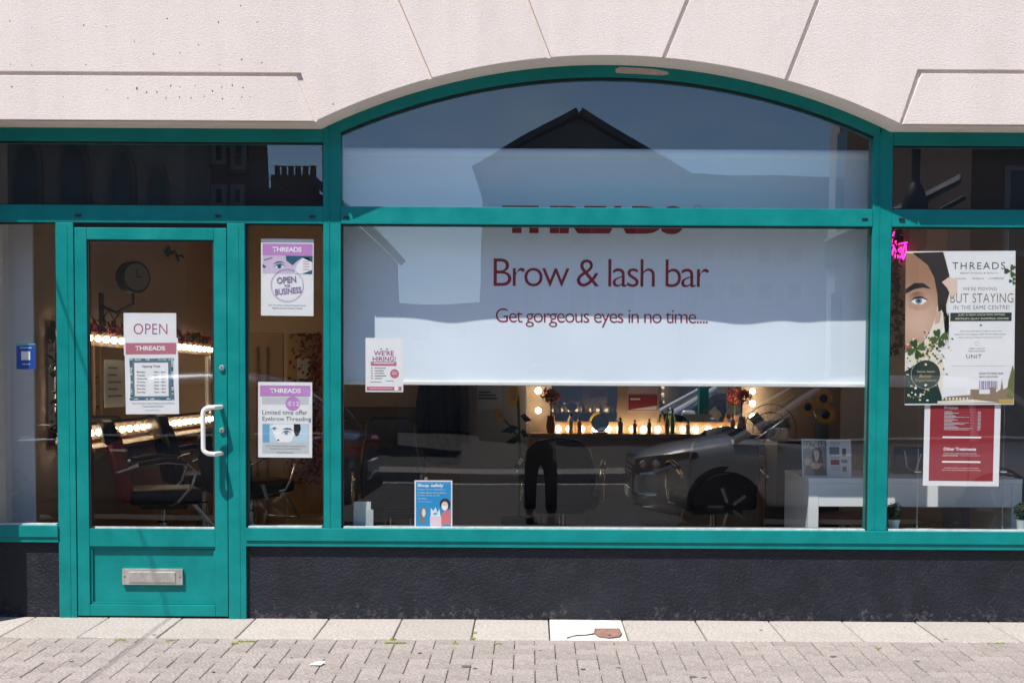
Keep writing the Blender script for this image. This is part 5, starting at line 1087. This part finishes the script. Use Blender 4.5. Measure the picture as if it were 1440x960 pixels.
# houses that close the view either side
for k, (xx, w, h, m) in enumerate([(-15, 8, 9, 'old_stone'), (-25, 9, 10, 'dark_brick'), (27, 9, 9, 'pale_cladding')]):
    lab = ['stone terrace building past the church', 'brick terrace building past the stone terrace', 'pale terrace building past the dark corner building'][k]
    t = thing('terrace_building', lab, 'building', (xx, -17, GZ)); B().box(xx - w / 2, xx + w / 2, -25, -17, GZ, h).build('wall', m, t)
    for i in range(3):
        for z in (1.2, 4, 6.4): o = ring(xx - w / 2 + 1 + i * 2.3, xx - w / 2 + 2 + i * 2.3, z, z + 1.5, .08, -16.998, -16.94).build('window', 'window_white', t); B().box(xx - w / 2 + 1.08 + i * 2.3, xx - w / 2 + 1.92 + i * 2.3, -16.995, -16.97, z + .08, z + 1.42).build('pane', 'far_glass', o)

# ================================================================ PARKED CARS
dm('car_grey', (.46, .45, .445), .3, .35, coat=.9); dm('car_silver', (.035, .045, .075), .28, .35, coat=.8); dm('car_glass', (.012, .014, .016), .03, spec=.8); dm('tyre', (.018, .018, .018), .85); dm('lamp_red', (.30, .005, .008), .15, coat=.6); dm('lamp_clear', (.45, .47, .50), .08, .4); dm('black_trim', (.015, .015, .016), .45); dm('plate_white', (.75, .75, .72), .5); dm('plate_ink', (.02, .02, .03), .5)
def interp(tab, x):
    for i in range(len(tab) - 1):
        a, c = tab[i], tab[i + 1]
        if a[0] <= x <= c[0]:
            t = (x - a[0]) / (c[0] - a[0]); t = t * t * (3 - 2 * t) if len(a) == 2 else t
            return a[1] + (c[1] - a[1]) * t
    return tab[-1][1] if x > tab[-1][0] else tab[0][1]
def car(label, loc, paint):
    """front at local +X, length 4.4 m"""
    t = thing('parked_car', label, 'car', loc, math.pi, 'cars parked along the kerb')
    topz = [(-2.2, .72), (-2.12, .98), (-1.9, 1.04), (-1.0, 1.02), (.8, 1.02), (1.2, 1.0), (1.7, .93), (2.0, .85), (2.15, .74), (2.2, .60)]
    hw = [(-2.2, .70), (-2.1, .82), (-1.8, .91), (-1.0, .925), (1.2, .925), (1.7, .90), (2.0, .80), (2.15, .66), (2.2, .52)]
    bot = [(-2.2, .42), (-2.1, .32), (-1.8, .26), (1.8, .24), (2.1, .28), (2.2, .36)]
    xs = sorted(set([-2.2, -2.17, -2.12, -2.05, 2.05, 2.1, 2.15, 2.18, 2.2] + [-1.95 + i * .13 for i in range(31)])); b = B(); v = []; f = []; n = 15
    for x in xs:
        w, zt_, zb_ = interp(hw, x), interp(topz, x), interp(bot, x); H = zt_ - zb_
        half = [(0, zb_), (w * .80, zb_), (w * .95, zb_ + H * .08), (w * 1.0, zb_ + H * .30), (w * 1.0, zb_ + H * .55), (w * .985, zb_ + H * .78), (w * .94, zb_ + H * .93), (w * .80, zt_ - .005), (0, zt_ + .025)]
        ring_ = [(p[0], p[1]) for p in half] + [(-p[0], p[1]) for p in half[-2:0:-1]]
        k = len(ring_); v += [(x, p[0], p[1]) for p in ring_]
    for i in range(len(xs) - 1):
        for j in range(k): f.append((i * k + j, i * k + (j + 1) % k, (i + 1) * k + (j + 1) % k, (i + 1) * k + j))
    f += [tuple(range(k - 1, -1, -1)), tuple((len(xs) - 1) * k + j for j in range(k))]
    b.add(v, f).build('body', paint, t, True, smooth=True, angle=50)
    # cabin: glasshouse with pillars and roof skin
    def cab(z, off=0.0, n=0): pass
    lvl = [(1.00, -1.98, 1.22, .86), (1.25, -1.82, .80, .79), (1.48, -1.55, .38, .70), (1.60, -1.25, .10, .62)]
    def loft(levels, grow, name, m):
        v = []; f = []; N = 20
        for z, xr, xf, w in levels:
            for j in range(N):
                a = 2 * math.pi * j / N; cx_, cy_ = math.cos(a), math.sin(a); e = .35
                v.append(((xr + xf) / 2 + (xf - xr) / 2 * math.copysign(abs(cx_) ** e, cx_) + grow * cx_, w * math.copysign(abs(cy_) ** e, cy_) + grow * cy_, z))
        for i in range(len(levels) - 1):
            for j in range(N): f.append((i * N + j, i * N + (j + 1) % N, (i + 1) * N + (j + 1) % N, (i + 1) * N + j))
        f += [tuple(range(N - 1, -1, -1)), tuple((len(levels) - 1) * N + j for j in range(N))]
        return B().add(v, f).build(name, m, t, True, smooth=True, angle=60)
    loft(lvl, 0, 'glasshouse', 'car_glass'); loft([(1.52, -1.50, .30, .685), (1.60, -1.30, .12, .63), (1.645, -1.05, -.15, .50)], .012, 'roof', paint)
    for s in (-1, 1):
        for p in ([(1.26, .87, .99), (.82, .80, 1.25), (.38, .70, 1.50)], [(-.15, .885, 1.0), (-.2, .80, 1.25), (-.28, .70, 1.52)], [(-1.1, .885, 1.0), (-1.12, .80, 1.25), (-1.1, .70, 1.52)], [(-1.95, .85, 1.02), (-1.80, .79, 1.26), (-1.5, .70, 1.50)]):
            B().tube([(x, y * s, z) for x, y, z in p], [.05, .035, .03], 6).build('pillar', paint, t, True, smooth=True)
        for xw in (-1.32, 1.32):
            B().lathe([(.39, .0), (.39, .02)], (xw, s * .915, .36), 26, 'Y').build('wheel_arch', 'black_trim', t, True)
            wv = B().lathe([(.20, -.11), (.33, -.11), (.35, -.07), (.35, .07), (.33, .11), (.22, .11)], (xw, s * .86, .35), 26, 'Y').build('wheel', 'tyre', t, True, smooth=True)
            B().lathe([(.215, 0), (.21, .02 * s), (.06, .035 * s), (.02, .035 * s)], (xw, s * .95, .35), 20, 'Y').build('rim', 'black_trim', wv, True, smooth=True)
            for i in range(5): a = i * 1.2566; B().tube([(xw + .05 * math.cos(a), s * .985, .35 + .05 * math.sin(a)), (xw + .20 * math.cos(a), s * .972, .35 + .20 * math.sin(a))], .018, 5).build('spoke', 'metal', wv, True)
        hl = [(2.16, .56, .66), (2.11, .70, .655), (2.00, .83, .68), (1.62, .93, .83), (1.64, .915, .885), (1.98, .82, .84), (2.10, .70, .815), (2.16, .54, .79)]
        B().add([(x + .035, y * s * 1.03, z) for x, y, z in hl] + [(x - .08, y * s * .90, z - .02) for x, y, z in hl], [(0, 1, 6, 7), (1, 2, 5, 6), (2, 3, 4, 5)] + [(i, i + 8, (i + 1) % 8 + 8, (i + 1) % 8) for i in range(8)]).build('headlight', 'car_glass', t, True)
        for q in (0, 1): B().ball((2.125 - q * .12, s * (.725 + q * .115), .745 + q * .015), .045, .045, .04, 10, 6).build('headlight_lens', 'lamp_clear', t, True, smooth=True)
        B().tube([(2.20, s * .56, .65), (2.15, s * .73, .645), (2.03, s * .87, .67), (1.70, s * .962, .80)], .016, 6).build('headlight_strip', 'chrome', t, True)
        tl = [(-2.19, .55, .80), (-2.15, .72, .80), (-2.02, .86, .82), (-1.80, .925, .86), (-1.80, .915, .98), (-2.02, .84, .98), (-2.14, .70, .96), (-2.19, .55, .93)]
        B().add([(x - .03, y * s * 1.02, z) for x, y, z in tl] + [(x + .05, y * s * .92, z) for x, y, z in tl], [(0, 1, 6, 7), (1, 2, 5, 6), (2, 3, 4, 5)] + [(i, i + 8, (i + 1) % 8 + 8, (i + 1) % 8) for i in range(8)]).build('tail_light', 'lamp_red', t, True)
        B().tube([(2.21, s * .45, .44), (2.16, s * .70, .44), (2.0, s * .875, .46)], .018, 6).build('bumper_strip', 'chrome', t, True); B().tube([(2.19, s * .45, .33), (2.12, s * .72, .33), (1.98, s * .87, .35)], .014, 6).build('bumper_strip', 'chrome', t, True)
        B().box(.75, .95, s * 1.0 - .09, s * 1.0 + .09, 1.0, 1.14).build('wing_mirror', paint, t, True, bevel=.04, seg=3, smooth=True)
        for xd in (.18, -.85): B().box(xd - .09, xd + .09, s * .935 - .02, s * .935 + .02, .86, .885).build('door_handle', 'chrome', t, True, bevel=.006)
        for xd in (.95, -.1, -1.05): B().box(xd - .004, xd + .004, s * .924 - .006, s * .924 + .006, .36, .95).build('door_gap', 'black_trim', t, True)
        B().box(-1.0, 1.0, s * .905 - .03, s * .905 + .03, .24, .36).build('side_skirt', 'black_trim', t, True, bevel=.01)
        B().tube([(1.22, s * .88, 1.008), (-.4, s * .895, 1.03), (-1.9, s * .87, 1.05)], .012, 6).build('window_trim', 'chrome', t, True)
    B().box(2.10, 2.215, -.50, .50, .47, .74).build('grille', 'black_trim', t, True, bevel=.03, seg=3)
    for i in range(5): B().box(2.205, 2.228, -.46 + i * .01, .46 - i * .01, .505 + i * .045, .522 + i * .045).build('grille_bar', 'chrome', t, True, bevel=.004)
    B().box(2.20, 2.235, -.26, .26, .37, .47).build('number_plate', 'plate_white', t, True, bevel=.004); B().box(-2.245, -2.19, -.26, .26, .62, .73).build('number_plate', 'plate_white', t, True, bevel=.004)
    B().box(-2.23, -2.0, -.78, .78, .38, .52).build('rear_bumper', 'black_trim', t, True, bevel=.04, seg=3)
    return t
c1 = RP(886, 690, 6.0).x
car('grey sports utility car parked with its grille beside the photographer', (c1 + 2.25, -6.55, ROAD_Z), 'car_grey')
c2 = RP(517, 630, 6.0).x
car('dark blue car parked with its red tail lights beside the photographer', (c2 - 2.25, -6.6, ROAD_Z), 'car_silver')

# ================================================================ THE PHOTOGRAPHER, seen only in the reflection
dm('skin_tone', (.45, .27, .19), .5); dm('black_trousers', (.010, .010, .012), .85, vary=.2, vscale=20); dm('dark_jacket', (.03, .035, .045), .8, vary=.2, vscale=15); dm('brown_hair', (.03, .018, .010), .6); dm('shoe_black', (.012, .012, .013), .4); dm('camera_black', (.012, .012, .012), .4)
PX, PY, PZ = .12, -7.30, ROAD_Z
per = thing('person', 'person in black trousers taking the photograph, mirrored in the glass', 'person', (PX, PY, PZ))
def skin_obj(name, m, verts, edges, rad, root=0, sub=2):
    me = bpy.data.meshes.new(name); me.from_pydata(verts, edges, []); ob = bpy.data.objects.new(name, me); COL.objects.link(ob)
    md = ob.modifiers.new('skin', 'SKIN'); md.use_smooth_shade = True
    for i, r in enumerate(rad): me.skin_vertices[0].data[i].radius = (r, r) if not isinstance(r, tuple) else r
    me.skin_vertices[0].data[root].use_root = True
    sd = ob.modifiers.new('sub', 'SUBSURF'); sd.levels = sub; sd.render_levels = sub
    bpy.context.view_layer.update(); res = bpy.data.meshes.new_from_object(ob.evaluated_get(bpy.context.evaluated_depsgraph_get())); bpy.data.objects.remove(ob)
    res.materials.clear(); res.materials.append(M[m]); o = bpy.data.objects.new(name, res); COL.objects.link(o); o.parent = per; return o
# joints, local to the person's feet; facing +Y towards the shop, camera at the eye
hip, wst, chs, nck, hd_ = (0, 0, .92), (0, 0, 1.08), (0, .01, 1.32), (0, .02, 1.46), (-.05, .05, 1.53)
def side(s): return [(s * .10, 0, .88), (s * .11, .02 + .05 * s, .48), (s * .115, -.02 + .05 * s, .09), (s * .12, .10 + .05 * s, .035)]
arms = {1: [(.17, .01, 1.40), (.21, .10, 1.18), (.02, .21, 1.47)], -1: [(-.17, .01, 1.40), (-.27, .11, 1.20), (-.20, .22, 1.50)]}
V = [hip, wst, chs, nck, (-.04, .03, 1.56), (-.05, .05, 1.66)] + side(1) + side(-1) + arms[1] + arms[-1]
E = [(0, 1), (1, 2), (2, 3), (3, 4), (4, 5), (0, 6), (6, 7), (7, 8), (8, 9), (0, 10), (10, 11), (11, 12), (12, 13), (2, 14), (14, 15), (15, 16), (2, 17), (17, 18), (18, 19)]
rad = [(.13, .10), (.12, .09), (.15, .10), .055, (.075, .085), (.08, .09), .075, .05, .035, .03, .075, .05, .035, .03, .05, .04, .03, .05, .04, .03]
body = skin_obj('body', 'skin_tone', V, E, rad)
skin_obj('trousers', 'black_trousers', [(0, 0, .98), (0, 0, .84)] + [(.09, .01, .70)] + side(1)[1:3] + [(-.09, .01, .70)] + side(-1)[1:3], [(0, 1), (1, 2), (2, 3), (3, 4), (1, 5), (5, 6), (6, 7)], [(.16, .12), (.165, .125), .09, .075, .068, .09, .075, .068])
skin_obj('jacket', 'dark_jacket', [(0, 0, .90), wst, chs, (0, .015, 1.42)] + arms[1] + arms[-1], [(0, 1), (1, 2), (2, 3), (2, 4), (4, 5), (5, 6), (2, 7), (7, 8), (8, 9)], [(.18, .14), (.16, .12), (.18, .125), .08, .07, .055, .042, .07, .055, .042], 1)
for s in (1, -1):
    a = side(s)[2]; B().box(a[0] - .045, a[0] + .045, a[1] - .07, a[1] + .20, 0, .085).build('shoe', 'shoe_black', per, True, bevel=.03, seg=3, smooth=True)
B().ball((-.05, .035, 1.66), .092, .102, .115, 14, 9).build('hair', 'brown_hair', per, True, smooth=True)
fx = -.05
for s in (-1, 1): B().ball((fx + s * .03, .135, 1.62), .013, .010, .009, 8, 5).build('eye', 'white_ink', body, True); B().ball((fx + s * .088, .05, 1.61), .012, .025, .035, 8, 5).build('ear', 'skin_tone', body, True)
B().ball((fx, .15, 1.59), .014, .022, .022, 8, 5).build('nose', 'skin_tone', body, True); B().ball((fx, .135, 1.555), .026, .012, .007, 8, 5).build('mouth', 'lip', body, True)
for s, h in ((1, (.02, .215, 1.50)), (-1, (-.205, .225, 1.53))):
    B().box(h[0] - .018, h[0] + .018, h[1] - .035, h[1] + .035, h[2] - .045, h[2] + .045).build('palm', 'skin_tone', body, True, bevel=.014, seg=3, smooth=True)
    for i in range(4): L = (.055, .065, .06, .045)[i]; z = h[2] + .034 - i * .022; B().tube([(h[0], h[1] + .03, z), (h[0] - s * .012, h[1] + .03 + L * .55, z), (h[0] - s * .035, h[1] + .03 + L * .75, z - .004)], [.0095, .009, .007], 7).build('finger', 'skin_tone', body, True, smooth=True)
    B().tube([(h[0], h[1], h[2] - .03), (h[0] - s * .025, h[1] + .01, h[2] - .055), (h[0] - s * .05, h[1] + .03, h[2] - .05)], [.011, .010, .008], 7).build('thumb', 'skin_tone', body, True, smooth=True)
cm_ = thing('camera_body', 'black camera held up by the photographer', 'camera', (0, -7.09, CAMZ - .05))
B().box(-.07, .07, -7.13, -7.06, CAMZ - .05, CAMZ + .045).build('body', 'camera_black', cm_, bevel=.012, seg=3); B().box(-.025, .025, -7.125, -7.065, CAMZ + .0455, CAMZ + .08).build('viewfinder', 'camera_black', cm_, bevel=.01)
B().lathe([(.036, -7.06), (.038, -7.04), (.034, -7.03)], (0, 0, CAMZ), 20, 'Y').build('lens', 'camera_black', cm_, smooth=True)

# cable strung from the shop wall across the street; its thin shadow crosses the door
cb_ = thing('overhead_cable', 'thin cable strung from the shop wall across the street', 'cable', (-3.18, WY, 3.7))
B().tube([(-3.18, WY + .01, 3.7), (-3.18, -3, 3.7), (-3.18, -10, 3.75), (-3.18, -17.95, 4.0)], .0055, 8).build('wire', 'dark', cb_); B().lathe([(.03, 0), (.03, .03)], (-3.18, WY - .028, 3.7), 12, 'Y').build('wall_anchor', 'metal', cb_)
